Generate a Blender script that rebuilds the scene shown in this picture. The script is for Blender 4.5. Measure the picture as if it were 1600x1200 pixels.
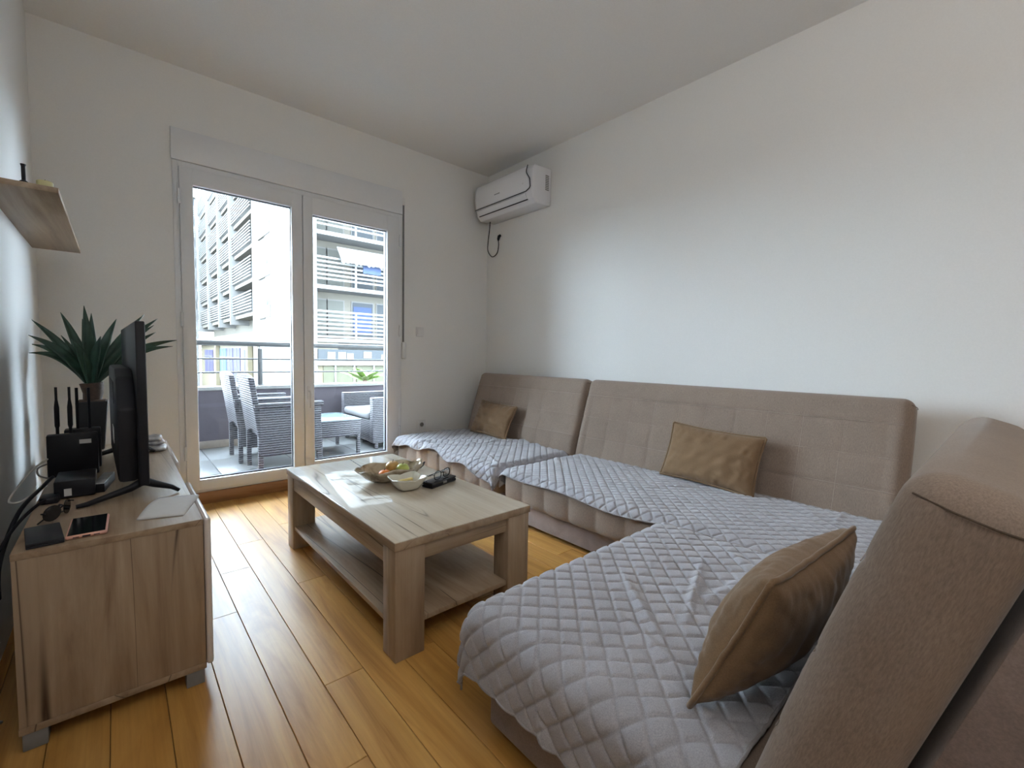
import bpy, bmesh, math, random
import numpy as np
from mathutils import Vector, Matrix, Euler

for o in list(bpy.data.objects):
    bpy.data.objects.remove(o, do_unlink=True)
SC = bpy.context.scene
COL = SC.collection
PI = math.pi

# ------------------------------------------------------------------ camera
cam_d = bpy.data.cameras.new('camera')
cam_d.sensor_width = 36.0
cam_d.lens = 36.0 * 698.0 / 1600.0
cam_d.clip_start = 0.02
cam_d.clip_end = 500
cam = bpy.data.objects.new('camera', cam_d)
COL.objects.link(cam)
_yaw, _pitch, _roll = 0.725, -0.0607, 0.01744
_f = Vector((math.sin(_yaw) * math.cos(_pitch), math.cos(_yaw) * math.cos(_pitch), math.sin(_pitch)))
_r0 = Vector((math.cos(_yaw), -math.sin(_yaw), 0))
_u0 = _r0.cross(_f)
_r = math.cos(_roll) * _r0 + math.sin(_roll) * _u0
_u = -math.sin(_roll) * _r0 + math.cos(_roll) * _u0
_m = Matrix(((_r.x, _u.x, -_f.x), (_r.y, _u.y, -_f.y), (_r.z, _u.z, -_f.z))).to_4x4()
_m.translation = Vector((0, 0, 1.0))
cam.matrix_world = _m
SC.camera = cam

# ------------------------------------------------------------------ sky, sun, daylight, exposure
w = bpy.data.worlds.new('sky')
SC.world = w
w.use_nodes = True
bg = w.node_tree.nodes['Background']
bg.inputs[0].default_value = (0.76, 0.88, 1.0, 1)
bg.inputs[1].default_value = 29.0

sun_d = bpy.data.lights.new('sun', 'SUN')
sun_d.energy = 1.8
sun_d.angle = 0.01
sun_d.color = (1.0, 0.95, 0.86)
sun = bpy.data.objects.new('sun', sun_d)
COL.objects.link(sun)
sun.rotation_euler = Vector((0.68, 0.36, -0.62)).to_track_quat('-Z', 'Y').to_euler()
sun.location = (-20, -20, 30)

SC.view_settings.view_transform = 'Standard'
SC.view_settings.look = 'None'
SC.view_settings.exposure = 0.42
SC.view_settings.gamma = 1.0
SC.view_settings.use_curve_mapping = False

# ------------------------------------------------------------------ helpers
def lin(r, g, b):
    def c(v):
        v /= 255.0
        return v / 12.92 if v <= 0.04045 else ((v + 0.055) / 1.055) ** 2.4
    return (c(r), c(g), c(b), 1.0)

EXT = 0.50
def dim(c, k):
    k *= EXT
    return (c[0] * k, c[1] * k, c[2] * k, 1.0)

class NT:
    def __init__(self, name):
        self.m = bpy.data.materials.new(name)
        self.m.use_nodes = True
        self.t = self.m.node_tree
        self.b = self.t.nodes['Principled BSDF']
        self.out = self.t.nodes['Material Output']
    def n(self, kind, **kw):
        nd = self.t.nodes.new(kind)
        for k, v in kw.items():
            setattr(nd, k, v)
        return nd
    def l(self, a, b):
        self.t.links.new(a, b)
    def val(self, nd, name, v):
        nd.inputs[name].default_value = v
    def coords(self, scale=(1, 1, 1), rnd=False, loc=(0, 0, 0), rot=(0, 0, 0)):
        tc = self.n('ShaderNodeTexCoord')
        mp = self.n('ShaderNodeMapping')
        mp.inputs['Scale'].default_value = scale
        mp.inputs['Location'].default_value = loc
        mp.inputs['Rotation'].default_value = rot
        if rnd:
            oi = self.n('ShaderNodeObjectInfo')
            mu = self.n('ShaderNodeMath', operation='MULTIPLY')
            mu.inputs[1].default_value = 37.0
            self.l(oi.outputs['Random'], mu.inputs[0])
            ad = self.n('ShaderNodeVectorMath', operation='ADD')
            self.l(tc.outputs['Object'], ad.inputs[0])
            self.l(mu.outputs[0], ad.inputs[1])
            self.l(ad.outputs[0], mp.inputs['Vector'])
        else:
            self.l(tc.outputs['Object'], mp.inputs['Vector'])
        return mp.outputs['Vector']
    def noise(self, vec, scale, detail=4, rough=0.55, dist=0.0):
        nd = self.n('ShaderNodeTexNoise')
        self.l(vec, nd.inputs['Vector'])
        nd.inputs['Scale'].default_value = scale
        nd.inputs['Detail'].default_value = detail
        nd.inputs['Roughness'].default_value = rough
        nd.inputs['Distortion'].default_value = dist
        return nd.outputs['Fac']
    def ramp(self, fac, stops):
        nd = self.n('ShaderNodeValToRGB')
        while len(nd.color_ramp.elements) < len(stops):
            nd.color_ramp.elements.new(0.5)
        for e, (p, c) in zip(nd.color_ramp.elements, stops):
            e.position = p
            e.color = c if len(c) == 4 else (*c, 1)
        self.l(fac, nd.inputs['Fac'])
        return nd.outputs['Color']
    def mix(self, fac, a, b, blend='MIX'):
        nd = self.n('ShaderNodeMix', data_type='RGBA', blend_type=blend)
        for s, v in ((nd.inputs['Factor'], fac), (nd.inputs['A'], a), (nd.inputs['B'], b)):
            if hasattr(v, 'is_linked'):
                self.l(v, s)
            else:
                s.default_value = v
        return nd.outputs['Result']
    def bump(self, h, strength=0.2, dist=0.01):
        nd = self.n('ShaderNodeBump')
        nd.inputs['Strength'].default_value = strength
        nd.inputs['Distance'].default_value = dist
        self.l(h, nd.inputs['Height'])
        self.l(nd.outputs['Normal'], self.b.inputs['Normal'])
        return nd
    def color(self, c):
        if hasattr(c, 'is_linked'):
            self.l(c, self.b.inputs['Base Color'])
        else:
            self.b.inputs['Base Color'].default_value = c
        return self

def plain(name, col, rough=0.5, metal=0.0, spec=0.5, bump=0.0, bscale=60, var=0.06):
    t = NT(name)
    v = t.coords()
    f = t.noise(v, bscale, 3)
    c0 = tuple(x * (1 - var) for x in col[:3]) + (1,)
    c1 = tuple(min(1, x * (1 + var)) for x in col[:3]) + (1,)
    t.color(t.ramp(f, [(0.3, c0), (0.7, c1)]))
    t.b.inputs['Roughness'].default_value = rough
    t.b.inputs['Metallic'].default_value = metal
    t.b.inputs['Specular IOR Level'].default_value = spec
    if bump:
        t.bump(f, bump, 0.004)
    return t.m

def wood(name, light, mid, dark, axis, rnd=False, rough=0.45, cracks=True, scale=1.0, crack_col=None, fine=0.25, coat=0.0):
    t = NT(name)
    def sc(a, b):
        s = [b * scale] * 3
        s['xyz'.index(axis)] = a * scale
        return tuple(s)
    v = t.coords(sc(0.55, 5.5), rnd)
    f = t.noise(v, 1.3, 6, 0.62, 1.9)
    col = t.ramp(f, [(0.30, dark), (0.47, mid), (0.68, light)])
    v2 = t.coords(sc(2.0, 90), rnd)
    f2 = t.noise(v2, 1.0, 4, 0.6, 0.2)
    g2 = t.ramp(f2, [(0.32, (0.62, 0.58, 0.55, 1)), (0.6, (1, 1, 1, 1))])
    col = t.mix(fine, col, g2, 'MULTIPLY')
    v3 = t.coords(sc(1.1, 7), rnd, loc=(3.3, 1.7, 5.1))
    f3 = t.noise(v3, 1.0, 2, 0.5, 2.6)
    knots = t.ramp(f3, [(0.66, (1, 1, 1, 1)), (0.76, (0.72, 0.62, 0.52, 1))])
    col = t.mix(0.6, col, knots, 'MULTIPLY')
    if cracks:
        v4 = t.coords(sc(0.22, 4.5), rnd, loc=(7.1, 2.9, 0.3))
        f4 = t.noise(v4, 1.15, 1.5, 0.5, 0.5)
        line = t.ramp(f4, [(0.494, (0, 0, 0, 1)), (0.50, (1, 1, 1, 1)), (0.506, (0, 0, 0, 1))])
        v5 = t.coords(sc(1.3, 2.4), rnd, loc=(1.1, 8.3, 4.2))
        f5 = t.noise(v5, 1.2, 2)
        gate = t.ramp(f5, [(0.44, (0, 0, 0, 1)), (0.52, (1, 1, 1, 1))])
        lg = t.mix(1.0, line, gate, 'MULTIPLY')
        col = t.mix(lg, col, crack_col or lin(70, 52, 40))
    if rnd:
        oi = t.n('ShaderNodeObjectInfo')
        br = t.n('ShaderNodeMapRange')
        br.inputs['To Min'].default_value = 0.92
        br.inputs['To Max'].default_value = 1.05
        t.l(oi.outputs['Random'], br.inputs['Value'])
        hs = t.n('ShaderNodeHueSaturation')
        t.l(br.outputs[0], hs.inputs['Value'])
        t.l(col, hs.inputs['Color'])
        col = hs.outputs['Color']
    t.color(col)
    t.b.inputs['Roughness'].default_value = rough
    if coat:
        t.b.inputs['Coat Weight'].default_value = coat
        t.b.inputs['Coat Roughness'].default_value = 0.03
    t.bump(f2, 0.06, 0.002)
    return t.m

def fabric(name, c, rough=0.9, sheen=0.3, scale=260, var=0.12, bump=0.25, patch=0.10, axis_scale=(1, 1, 1)):
    t = NT(name)
    v = t.coords(axis_scale)
    f = t.noise(v, scale, 3, 0.6)
    g = t.noise(t.coords(), 6.0, 3, 0.55, 0.6)
    dk = tuple(x * (1 - var) for x in c[:3]) + (1,)
    lt = tuple(min(1, x * (1 + var)) for x in c[:3]) + (1,)
    col = t.ramp(f, [(0.3, dk), (0.7, lt)])
    pt = t.ramp(g, [(0.3, (1 - patch * 1.6,) * 3 + (1,)), (0.65, (1, 1, 1, 1))])
    t.color(t.mix(1.0, col, pt, 'MULTIPLY'))
    t.b.inputs['Roughness'].default_value = rough
    t.b.inputs['Sheen Weight'].default_value = sheen
    t.b.inputs['Sheen Roughness'].default_value = 0.4
    t.b.inputs['Specular IOR Level'].default_value = 0.15
    t.bump(f, bump, 0.002)
    return t.m

def glassy(name, tint=(0.95, 0.97, 0.97, 1), ior=1.45, rough=0.0, boost=1.0):
    t = NT(name)
    t.t.nodes.remove(t.b)
    tr = t.n('ShaderNodeBsdfTransparent'); tr.inputs[0].default_value = tint
    gl = t.n('ShaderNodeBsdfGlossy'); gl.inputs['Roughness'].default_value = rough
    fr = t.n('ShaderNodeLayerWeight'); fr.inputs['Blend'].default_value = 0.5
    pw = t.n('ShaderNodeMath', operation='POWER'); pw.inputs[1].default_value = 5.0
    t.l(fr.outputs['Facing'], pw.inputs[0])
    f0 = ((ior - 1) / (ior + 1)) ** 2
    mu = t.n('ShaderNodeMath', operation='MULTIPLY_ADD'); mu.inputs[1].default_value = (1 - f0) * boost; mu.inputs[2].default_value = f0 * boost; mu.use_clamp = True
    t.l(pw.outputs[0], mu.inputs[0])
    mx = t.n('ShaderNodeMixShader')
    t.l(mu.outputs[0], mx.inputs[0]); t.l(tr.outputs[0], mx.inputs[1]); t.l(gl.outputs[0], mx.inputs[2])
    t.l(mx.outputs[0], t.out.inputs['Surface'])
    return t

def link(o, parent=None):
    COL.objects.link(o)
    if parent is not None:
        o.parent = parent
    return o

def tag(o, label, cat=None, group=None, kind=None):
    if label: o['label'] = label
    if cat: o['category'] = cat
    if group: o['group'] = group
    if kind: o['kind'] = kind
    return o

def thing(name, loc, label, cat, rotz=0.0, group=None, kind=None):
    o = bpy.data.objects.new(name, None)
    o.empty_display_size = 0.05
    o.location = loc
    o.rotation_euler = (0, 0, rotz)
    link(o)
    return tag(o, label, cat, group, kind)

class B:
    """mesh builder; coordinates are local to the owner, or world with shift"""
    def __init__(self):
        self.bm = bmesh.new()
    def box(self, x0, x1, y0, y1, z0, z1, bev=0.0, seg=2):
        b2 = bmesh.new()
        bmesh.ops.create_cube(b2, size=1.0)
        for v in b2.verts:
            v.co = Vector(((x0 + x1) / 2 + v.co.x * (x1 - x0), (y0 + y1) / 2 + v.co.y * (y1 - y0), (z0 + z1) / 2 + v.co.z * (z1 - z0)))
        if bev:
            bmesh.ops.bevel(b2, geom=list(b2.edges), offset=bev, segments=seg, profile=0.5, affect='EDGES')
        return self._merge(b2)
    def _merge(self, b2, mat=None):
        if mat is not None:
            b2.transform(mat)
        me = bpy.data.meshes.new('tmp')
        b2.to_mesh(me); b2.free()
        self.bm.from_mesh(me)
        bpy.data.meshes.remove(me)
        return self
    def prism(self, pts, axis, a0, a1, bev=0.0, seg=2):
        """polygon pts in the plane across axis, extruded from a0 to a1"""
        b2 = bmesh.new()
        def mk(p, a):
            if axis == 'x': return (a, p[0], p[1])
            if axis == 'y': return (p[0], a, p[1])
            return (p[0], p[1], a)
        v0 = [b2.verts.new(mk(p, a0)) for p in pts]
        v1 = [b2.verts.new(mk(p, a1)) for p in pts]
        n = len(pts)
        b2.faces.new(v0); b2.faces.new(v1[::-1])
        for i in range(n):
            b2.faces.new((v0[i], v1[i], v1[(i + 1) % n], v0[(i + 1) % n]))
        bmesh.ops.recalc_face_normals(b2, faces=list(b2.faces))
        if bev:
            bmesh.ops.bevel(b2, geom=list(b2.edges), offset=bev, segments=seg, profile=0.5, affect='EDGES')
        return self._merge(b2)
    def tube(self, path, r, n=8, closed=False):
        path = [Vector(p) for p in path]
        m = len(path)
        rs = r if isinstance(r, (list, tuple)) else [r] * m
        rings = []
        up = None
        for i, p in enumerate(path):
            if closed:
                d = path[(i + 1) % m] - path[i - 1]
            else:
                d = path[min(i + 1, m - 1)] - path[max(i - 1, 0)]
            d.normalize()
            if up is None:
                up = Vector((0, 0, 1)) if abs(d.z) < 0.9 else Vector((1, 0, 0))
            up = (up - d * up.dot(d))
            if up.length < 1e-6: up = d.orthogonal()
            up.normalize()
            sd = d.cross(up)
            rings.append([self.bm.verts.new(p + (up * math.cos(2 * PI * k / n) + sd * math.sin(2 * PI * k / n)) * rs[i]) for k in range(n)])
        rng = range(m) if closed else range(m - 1)
        for i in rng:
            a, b = rings[i], rings[(i + 1) % m]
            for k in range(n):
                self.bm.faces.new((a[k], a[(k + 1) % n], b[(k + 1) % n], b[k]))
        if not closed:
            self.bm.faces.new(rings[0][::-1]); self.bm.faces.new(rings[-1])
        return self
    def lathe(self, prof, c=(0, 0, 0), n=24, cap=True):
        rings = []
        for r, z in prof:
            rings.append([self.bm.verts.new((c[0] + r * math.cos(2 * PI * k / n), c[1] + r * math.sin(2 * PI * k / n), c[2] + z)) for k in range(n)])
        for a, b in zip(rings[:-1], rings[1:]):
            for k in range(n):
                self.bm.faces.new((a[k], a[(k + 1) % n], b[(k + 1) % n], b[k]))
        if cap:
            self.bm.faces.new(rings[0][::-1]); self.bm.faces.new(rings[-1])
        return self
    def done(self, name, mat, parent=None, smooth=False, shift=None, kind=None, rot=None, loc=None, angle=0.6):
        me = bpy.data.meshes.new(name)
        if shift is not None:
            bmesh.ops.translate(self.bm, verts=list(self.bm.verts), vec=-Vector(shift))
        bmesh.ops.recalc_face_normals(self.bm, faces=list(self.bm.faces))
        self.bm.to_mesh(me); self.bm.free()
        o = bpy.data.objects.new(name, me)
        me.materials.append(mat)
        if smooth:
            for p in me.polygons: p.use_smooth = True
            if smooth != 'all':
                me.set_sharp_from_angle(angle=angle)
        link(o, parent)
        if loc is not None: o.location = loc
        if rot is not None: o.rotation_euler = rot
        if kind: o['kind'] = kind
        return o

def boxo(name, x0, x1, y0, y1, z0, z1, mat, parent=None, bev=0.003, shift=None, kind=None, seg=2):
    return B().box(x0, x1, y0, y1, z0, z1, bev, seg).done(name, mat, parent, smooth=bool(bev), shift=shift, kind=kind)

def grid_obj(name, P, mat, parent=None, solid=0.0, offset=-1.0):
    """P: (n,m,3) array"""
    n, m = P.shape[:2]
    me = bpy.data.meshes.new(name)
    idx = np.arange(n * m).reshape(n, m)
    q = np.stack([idx[:-1, :-1], idx[1:, :-1], idx[1:, 1:], idx[:-1, 1:]], -1).reshape(-1, 4)
    me.vertices.add(n * m); me.vertices.foreach_set('co', P.reshape(-1).astype(np.float32))
    me.loops.add(q.size); me.loops.foreach_set('vertex_index', q.reshape(-1).astype(np.int32))
    me.polygons.add(len(q))
    me.polygons.foreach_set('loop_start', (np.arange(len(q)) * 4).astype(np.int32))
    me.polygons.foreach_set('use_smooth', np.ones(len(q), dtype=bool))
    me.update(calc_edges=True)
    me.materials.append(mat)
    o = bpy.data.objects.new(name, me)
    link(o, parent)
    if solid:
        md = o.modifiers.new('thickness', 'SOLIDIFY')
        md.thickness = solid; md.offset = offset
    return o

def vnoise(x, y, seed, k=6, f=1.0):
    rs = np.random.RandomState(seed)
    out = np.zeros_like(x)
    for i in range(k):
        a = rs.uniform(0, 2 * PI); fr = f * rs.uniform(0.6, 1.8); ph = rs.uniform(0, 6.28)
        out += np.sin((x * np.cos(a) + y * np.sin(a)) * fr * 2 * PI + ph) / k
    return out

def padbox(name, lx, ly, lz, r, res, disp, mat, parent, loc=(0, 0, 0), rot=(0, 0, 0)):
    """upholstered block: rounded box with a displaced surface"""
    bm = bmesh.new()
    L = (lx, ly, lz)
    def axis_pts(l):
        n = max(2, int(round(l / res)))
        return [l * i / n for i in range(n + 1)]
    A = [axis_pts(l) for l in L]
    cache = {}
    def vert(p):
        k = tuple(round(c, 5) for c in p)
        if k in cache: return cache[k]
        c = Vector([min(max(p[i], r), L[i] - r) for i in range(3)])
        d = Vector(p) - c
        if d.length < 1e-9: d = Vector((0, 0, 1))
        n = d.normalized()
        q = c + n * r
        q += n * disp(q, n)
        v = bm.verts.new(q)
        cache[k] = v
        return v
    for ax in range(3):
        u, v = (ax + 1) % 3, (ax + 2) % 3
        for side in (0, L[ax]):
            for i in range(len(A[u]) - 1):
                for j in range(len(A[v]) - 1):
                    ps = []
                    for a, b in ((i, j), (i + 1, j), (i + 1, j + 1), (i, j + 1)):
                        p = [0, 0, 0]; p[ax] = side; p[u] = A[u][a]; p[v] = A[v][b]
                        ps.append(vert(p))
                    if side == 0: ps.reverse()
                    bm.faces.new(ps)
    me = bpy.data.meshes.new(name)
    bm.to_mesh(me); bm.free()
    for p in me.polygons: p.use_smooth = True
    me.materials.append(mat)
    o = bpy.data.objects.new(name, me)
    link(o, parent)
    o.location = loc; o.rotation_euler = rot
    return o

def copy_tree(o, parent=None):
    c = o.copy(); link(c, parent)
    for ch in list(o.children):
        copy_tree(ch, c)
    return c

# ------------------------------------------------------------------ materials
M = {}
t = NT('wall_paint'); f = t.noise(t.coords(), 160, 2); t.color(t.ramp(f, [(0.3, (0.83, 0.825, 0.81, 1)), (0.7, (0.855, 0.85, 0.835, 1))])); t.b.inputs['Roughness'].default_value = 0.75; t.b.inputs['Specular IOR Level'].default_value = 0.25; t.bump(f, 0.05, 0.002); M['wall'] = t.m
M['ceiling'] = plain('ceiling_paint', (0.85, 0.845, 0.84, 1), 0.8, spec=0.2, bump=0.04, bscale=150, var=0.02)
M['pvc'] = plain('white_plastic_frame', (0.80, 0.81, 0.83, 1), 0.32, var=0.01)
M['gasket'] = plain('black_rubber_gasket', (0.015, 0.017, 0.03, 1), 0.5)
M['floor'] = wood('oak_plank', lin(206, 158, 88), lin(190, 140, 72), lin(160, 110, 50), 'y', rnd=True, rough=0.34, cracks=False, fine=0.35)
M['floor'].node_tree.nodes['Principled BSDF'].inputs['Specular IOR Level'].default_value = 0.35
M['joint'] = plain('floor_joint', lin(70, 46, 26), 0.8)
M['trimwood'] = wood('oak_trim', lin(170, 122, 78), lin(150, 104, 64), lin(126, 84, 48), 'x', cracks=False, rough=0.4)
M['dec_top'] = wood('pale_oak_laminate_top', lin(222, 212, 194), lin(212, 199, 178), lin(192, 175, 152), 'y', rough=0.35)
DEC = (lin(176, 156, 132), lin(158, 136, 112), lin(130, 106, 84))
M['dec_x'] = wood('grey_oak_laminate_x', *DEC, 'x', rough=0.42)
M['dec_y'] = wood('grey_oak_laminate_y', *DEC, 'y', rough=0.42)
M['dec_z'] = wood('grey_oak_laminate_z', *DEC, 'z', rough=0.42)
M['front'] = plain('pale_glossy_front', (0.72, 0.66, 0.62, 1), 0.15, var=0.01)
M['sofa'] = fabric('taupe_corduroy', (0.285, 0.218, 0.175, 1), sheen=0.25, patch=0.07, axis_scale=(2.2, 1.6, 0.4), var=0.18, bump=0.15)
M['sofa_base'] = fabric('taupe_velour_base', (0.31, 0.24, 0.215, 1), sheen=0.35, patch=0.22)
M['seamshade'] = fabric('seam_groove_shade', (0.12, 0.09, 0.07, 1), sheen=0.0)
M['stitch'] = fabric('pale_stitch', (0.40, 0.325, 0.28, 1), sheen=0.2)
M['quilt'] = fabric('grey_velvet_quilt', (0.40, 0.395, 0.425, 1), sheen=0.45, patch=0.06, scale=420, bump=0.3, var=0.16)
M['quilt_edge'] = fabric('grey_quilt_binding', (0.34, 0.32, 0.32, 1), sheen=0.1)
M['pillow'] = fabric('brown_velvet', (0.225, 0.142, 0.080, 1), sheen=0.25, patch=0.10, scale=350, bump=0.15)
M['black'] = plain('black_plastic', (0.010, 0.011, 0.016, 1), 0.42, spec=0.3)
M['blackgloss'] = plain('black_gloss', (0.008, 0.009, 0.012, 1), 0.07)
M['darkgrey'] = plain('dark_grey_plastic', (0.018, 0.019, 0.025, 1), 0.5, spec=0.3, bump=0.1, bscale=300)
M['white'] = plain('white_plastic', (0.78, 0.78, 0.78, 1), 0.35, var=0.01)
M['acwhite'] = plain('white_appliance_plastic', (0.80, 0.80, 0.83, 1), 0.18, var=0.01)
M['grey'] = plain('grey_plastic', (0.22, 0.22, 0.22, 1), 0.5)
M['leaf'] = plain('dark_succulent_leaf', (0.020, 0.055, 0.035, 1), 0.42, var=0.35, bscale=18, bump=0.1)
M['trunk'] = plain('brown_trunk', (0.07, 0.042, 0.03, 1), 0.8, var=0.4, bscale=30, bump=0.4)
M['pot'] = plain('black_pot', (0.012, 0.012, 0.015, 1), 0.5)
M['paper'] = plain('white_paper', (0.72, 0.72, 0.72, 1), 0.7, var=0.02)
M['pink'] = plain('pink_phone_case', (0.78, 0.42, 0.33, 1), 0.45, var=0.02)
M['foil'] = plain('silver_packaging', (0.55, 0.55, 0.57, 1), 0.3, metal=0.5, var=0.25, bscale=25, bump=0.3)
M['metal'] = plain('brushed_steel', (0.45, 0.45, 0.46, 1), 0.35, metal=0.8)
M['cream'] = plain('cream_ceramic', (0.74, 0.72, 0.62, 1), 0.12, var=0.02)
t = NT('veined_leaf_ceramic'); v = t.coords(); f = t.noise(v, 9, 4, 0.6, 1.2); t.color(t.ramp(f, [(0.35, lin(120, 104, 84)), (0.5, lin(186, 172, 148)), (0.7, lin(206, 196, 176))])); t.b.inputs['Roughness'].default_value = 0.2; M['leafbowl'] = t.m
M['orange'] = plain('orange_peel', lin(226, 128, 52), 0.45, var=0.1, bscale=120, bump=0.2)
M['green'] = plain('green_apple_skin', lin(176, 186, 92), 0.3, var=0.15, bscale=20)
M['onion'] = plain('onion_skin', lin(196, 158, 92), 0.35, var=0.22, bscale=25)
M['cracker'] = plain('cracker', lin(222, 200, 130), 0.7, var=0.1)
M['stem'] = plain('fruit_stem', lin(80, 56, 34), 0.8)
M['candle'] = plain('pale_yellow_wax', lin(206, 200, 150), 0.5, var=0.03)
M['glass'] = glassy('window_glass', (0.93, 0.96, 0.97, 1), 1.35).m
M['lens'] = glassy('spectacle_lens', (0.9, 0.93, 0.95, 1), 1.45).m
# clear wavy glossy film on the coffee table top
_d = M['dec_top'].node_tree; _b = _d.nodes['Principled BSDF']
_b.inputs['Coat Weight'].default_value = 1.0; _b.inputs['Coat Roughness'].default_value = 0.03; _b.inputs['Coat IOR'].default_value = 1.85
_tc = _d.nodes.new('ShaderNodeTexCoord'); _nz = _d.nodes.new('ShaderNodeTexNoise'); _nz.inputs['Scale'].default_value = 22; _nz.inputs['Detail'].default_value = 2; _nz.inputs['Distortion'].default_value = 0.6
_bp = _d.nodes.new('ShaderNodeBump'); _bp.inputs['Strength'].default_value = 0.06; _bp.inputs['Distance'].default_value = 0.004
_d.links.new(_tc.outputs['Object'], _nz.inputs['Vector']); _d.links.new(_nz.outputs['Fac'], _bp.inputs['Height']); _d.links.new(_bp.outputs['Normal'], _b.inputs['Coat Normal'])
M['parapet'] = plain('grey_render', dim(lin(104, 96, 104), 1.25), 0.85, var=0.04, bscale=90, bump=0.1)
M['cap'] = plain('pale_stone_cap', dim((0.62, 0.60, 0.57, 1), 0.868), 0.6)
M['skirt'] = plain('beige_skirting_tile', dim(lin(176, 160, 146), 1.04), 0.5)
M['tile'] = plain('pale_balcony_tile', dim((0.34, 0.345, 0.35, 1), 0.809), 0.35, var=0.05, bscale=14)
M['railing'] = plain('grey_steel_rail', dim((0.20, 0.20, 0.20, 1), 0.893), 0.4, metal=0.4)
t = NT('grey_wicker')
tc = t.n('ShaderNodeTexCoord')
wv = t.n('ShaderNodeTexWave', wave_type='BANDS', bands_direction='Z'); t.l(tc.outputs['Object'], wv.inputs['Vector']); wv.inputs['Scale'].default_value = 16; wv.inputs['Distortion'].default_value = 1.6; wv.inputs['Detail'].default_value = 2; wv.inputs['Detail Scale'].default_value = 3
f = t.noise(t.coords((9, 9, 60)), 4, 3)
col = t.ramp(wv.outputs['Fac'], [(0.15, lin(48, 46, 52)), (0.5, lin(86, 84, 90)), (0.85, lin(122, 120, 124))])
t.color(t.mix(0.5, col, t.ramp(f, [(0.3, (0.55, 0.55, 0.57, 1)), (0.65, (1, 1, 1, 1))]), 'MULTIPLY'))
t.b.inputs['Roughness'].default_value = 0.55; t.bump(wv.outputs['Fac'], 0.5, 0.006); M['wicker'] = t.m
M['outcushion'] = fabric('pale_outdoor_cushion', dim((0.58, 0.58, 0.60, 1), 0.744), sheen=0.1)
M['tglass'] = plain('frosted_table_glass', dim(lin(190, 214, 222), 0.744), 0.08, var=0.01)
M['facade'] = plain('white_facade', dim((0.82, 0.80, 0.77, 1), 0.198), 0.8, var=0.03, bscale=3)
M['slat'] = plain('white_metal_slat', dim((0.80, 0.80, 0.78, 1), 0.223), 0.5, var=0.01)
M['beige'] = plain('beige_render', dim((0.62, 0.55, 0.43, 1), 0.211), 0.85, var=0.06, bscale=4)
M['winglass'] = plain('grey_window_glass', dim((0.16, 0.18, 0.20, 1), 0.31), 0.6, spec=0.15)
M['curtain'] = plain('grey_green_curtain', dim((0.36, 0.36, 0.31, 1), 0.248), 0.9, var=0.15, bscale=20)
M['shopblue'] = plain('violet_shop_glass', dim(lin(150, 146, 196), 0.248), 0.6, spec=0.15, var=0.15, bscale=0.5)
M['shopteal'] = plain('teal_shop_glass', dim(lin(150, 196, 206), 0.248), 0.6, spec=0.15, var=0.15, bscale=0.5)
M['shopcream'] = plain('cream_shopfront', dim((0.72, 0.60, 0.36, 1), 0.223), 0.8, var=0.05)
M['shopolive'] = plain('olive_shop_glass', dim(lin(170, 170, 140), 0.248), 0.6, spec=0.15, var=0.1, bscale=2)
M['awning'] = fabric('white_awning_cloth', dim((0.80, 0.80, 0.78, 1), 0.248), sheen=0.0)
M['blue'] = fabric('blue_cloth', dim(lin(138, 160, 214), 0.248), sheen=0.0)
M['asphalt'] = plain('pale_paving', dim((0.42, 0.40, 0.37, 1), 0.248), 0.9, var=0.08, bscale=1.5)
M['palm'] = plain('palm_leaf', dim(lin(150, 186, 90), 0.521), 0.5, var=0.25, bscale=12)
M['cable_w'] = plain('white_cable', (0.62, 0.60, 0.56, 1), 0.5)
M['red'] = plain('red_rubber', lin(190, 80, 90), 0.6)

# ------------------------------------------------------------------ room shell
XL, XR, YW, YB, ZC = -0.305, 2.74, 3.49, -2.2, 2.73
fl = thing('floor', (0, 0, 0), 'warm oak plank floor running towards the balcony door', None, kind='structure')
del_boxes = boxo('underlay', XL, XR, YB, YW, -0.06, -0.012, M['joint'], fl, 0)
rng = random.Random(4)
PW = 0.1205
k0 = -5
preset = {2: 1.94, 3: 2.32, 4: 2.63, 5: 2.02, 6: 2.80}
i = 0
k = int(math.floor((XL - 0.203) / PW))
while 0.203 + k * PW < XR:
    x0 = max(0.203 + k * PW, XL); x1 = min(0.203 + (k + 1) * PW, XR)
    col = k + 2
    j = preset.get(col, rng.uniform(1.9, 3.2))
    cuts = [YW]
    y = j
    while y > YB:
        if YW - y > 0.05: cuts.append(y)
        y -= rng.choice([1.05, 1.3, 1.5])
    cuts.append(YB)
    for a, b in zip(cuts[1:], cuts[:-1]):
        if x1 - x0 < 0.01 or b - a < 0.01: continue
        cx, cy = (x0 + x1) / 2, (a + b) / 2
        o = B().box(-(x1 - x0) / 2 + 0.0007, (x1 - x0) / 2 - 0.0007, -(b - a) / 2 + 0.0007, (b - a) / 2 - 0.0007, -0.014, 0.0, 0.0012, 1).done('plank', M['floor'], fl)
        o.location = (cx, cy, 0)
    k += 1

def struct(name, label, *boxes, mat='wall', bev=0.0):
    b = B()
    for bx in boxes: b.box(*bx, bev)
    o = b.done(name, M[mat], smooth=bool(bev), kind='structure')
    if label: o['label'] = label
    return o

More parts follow.
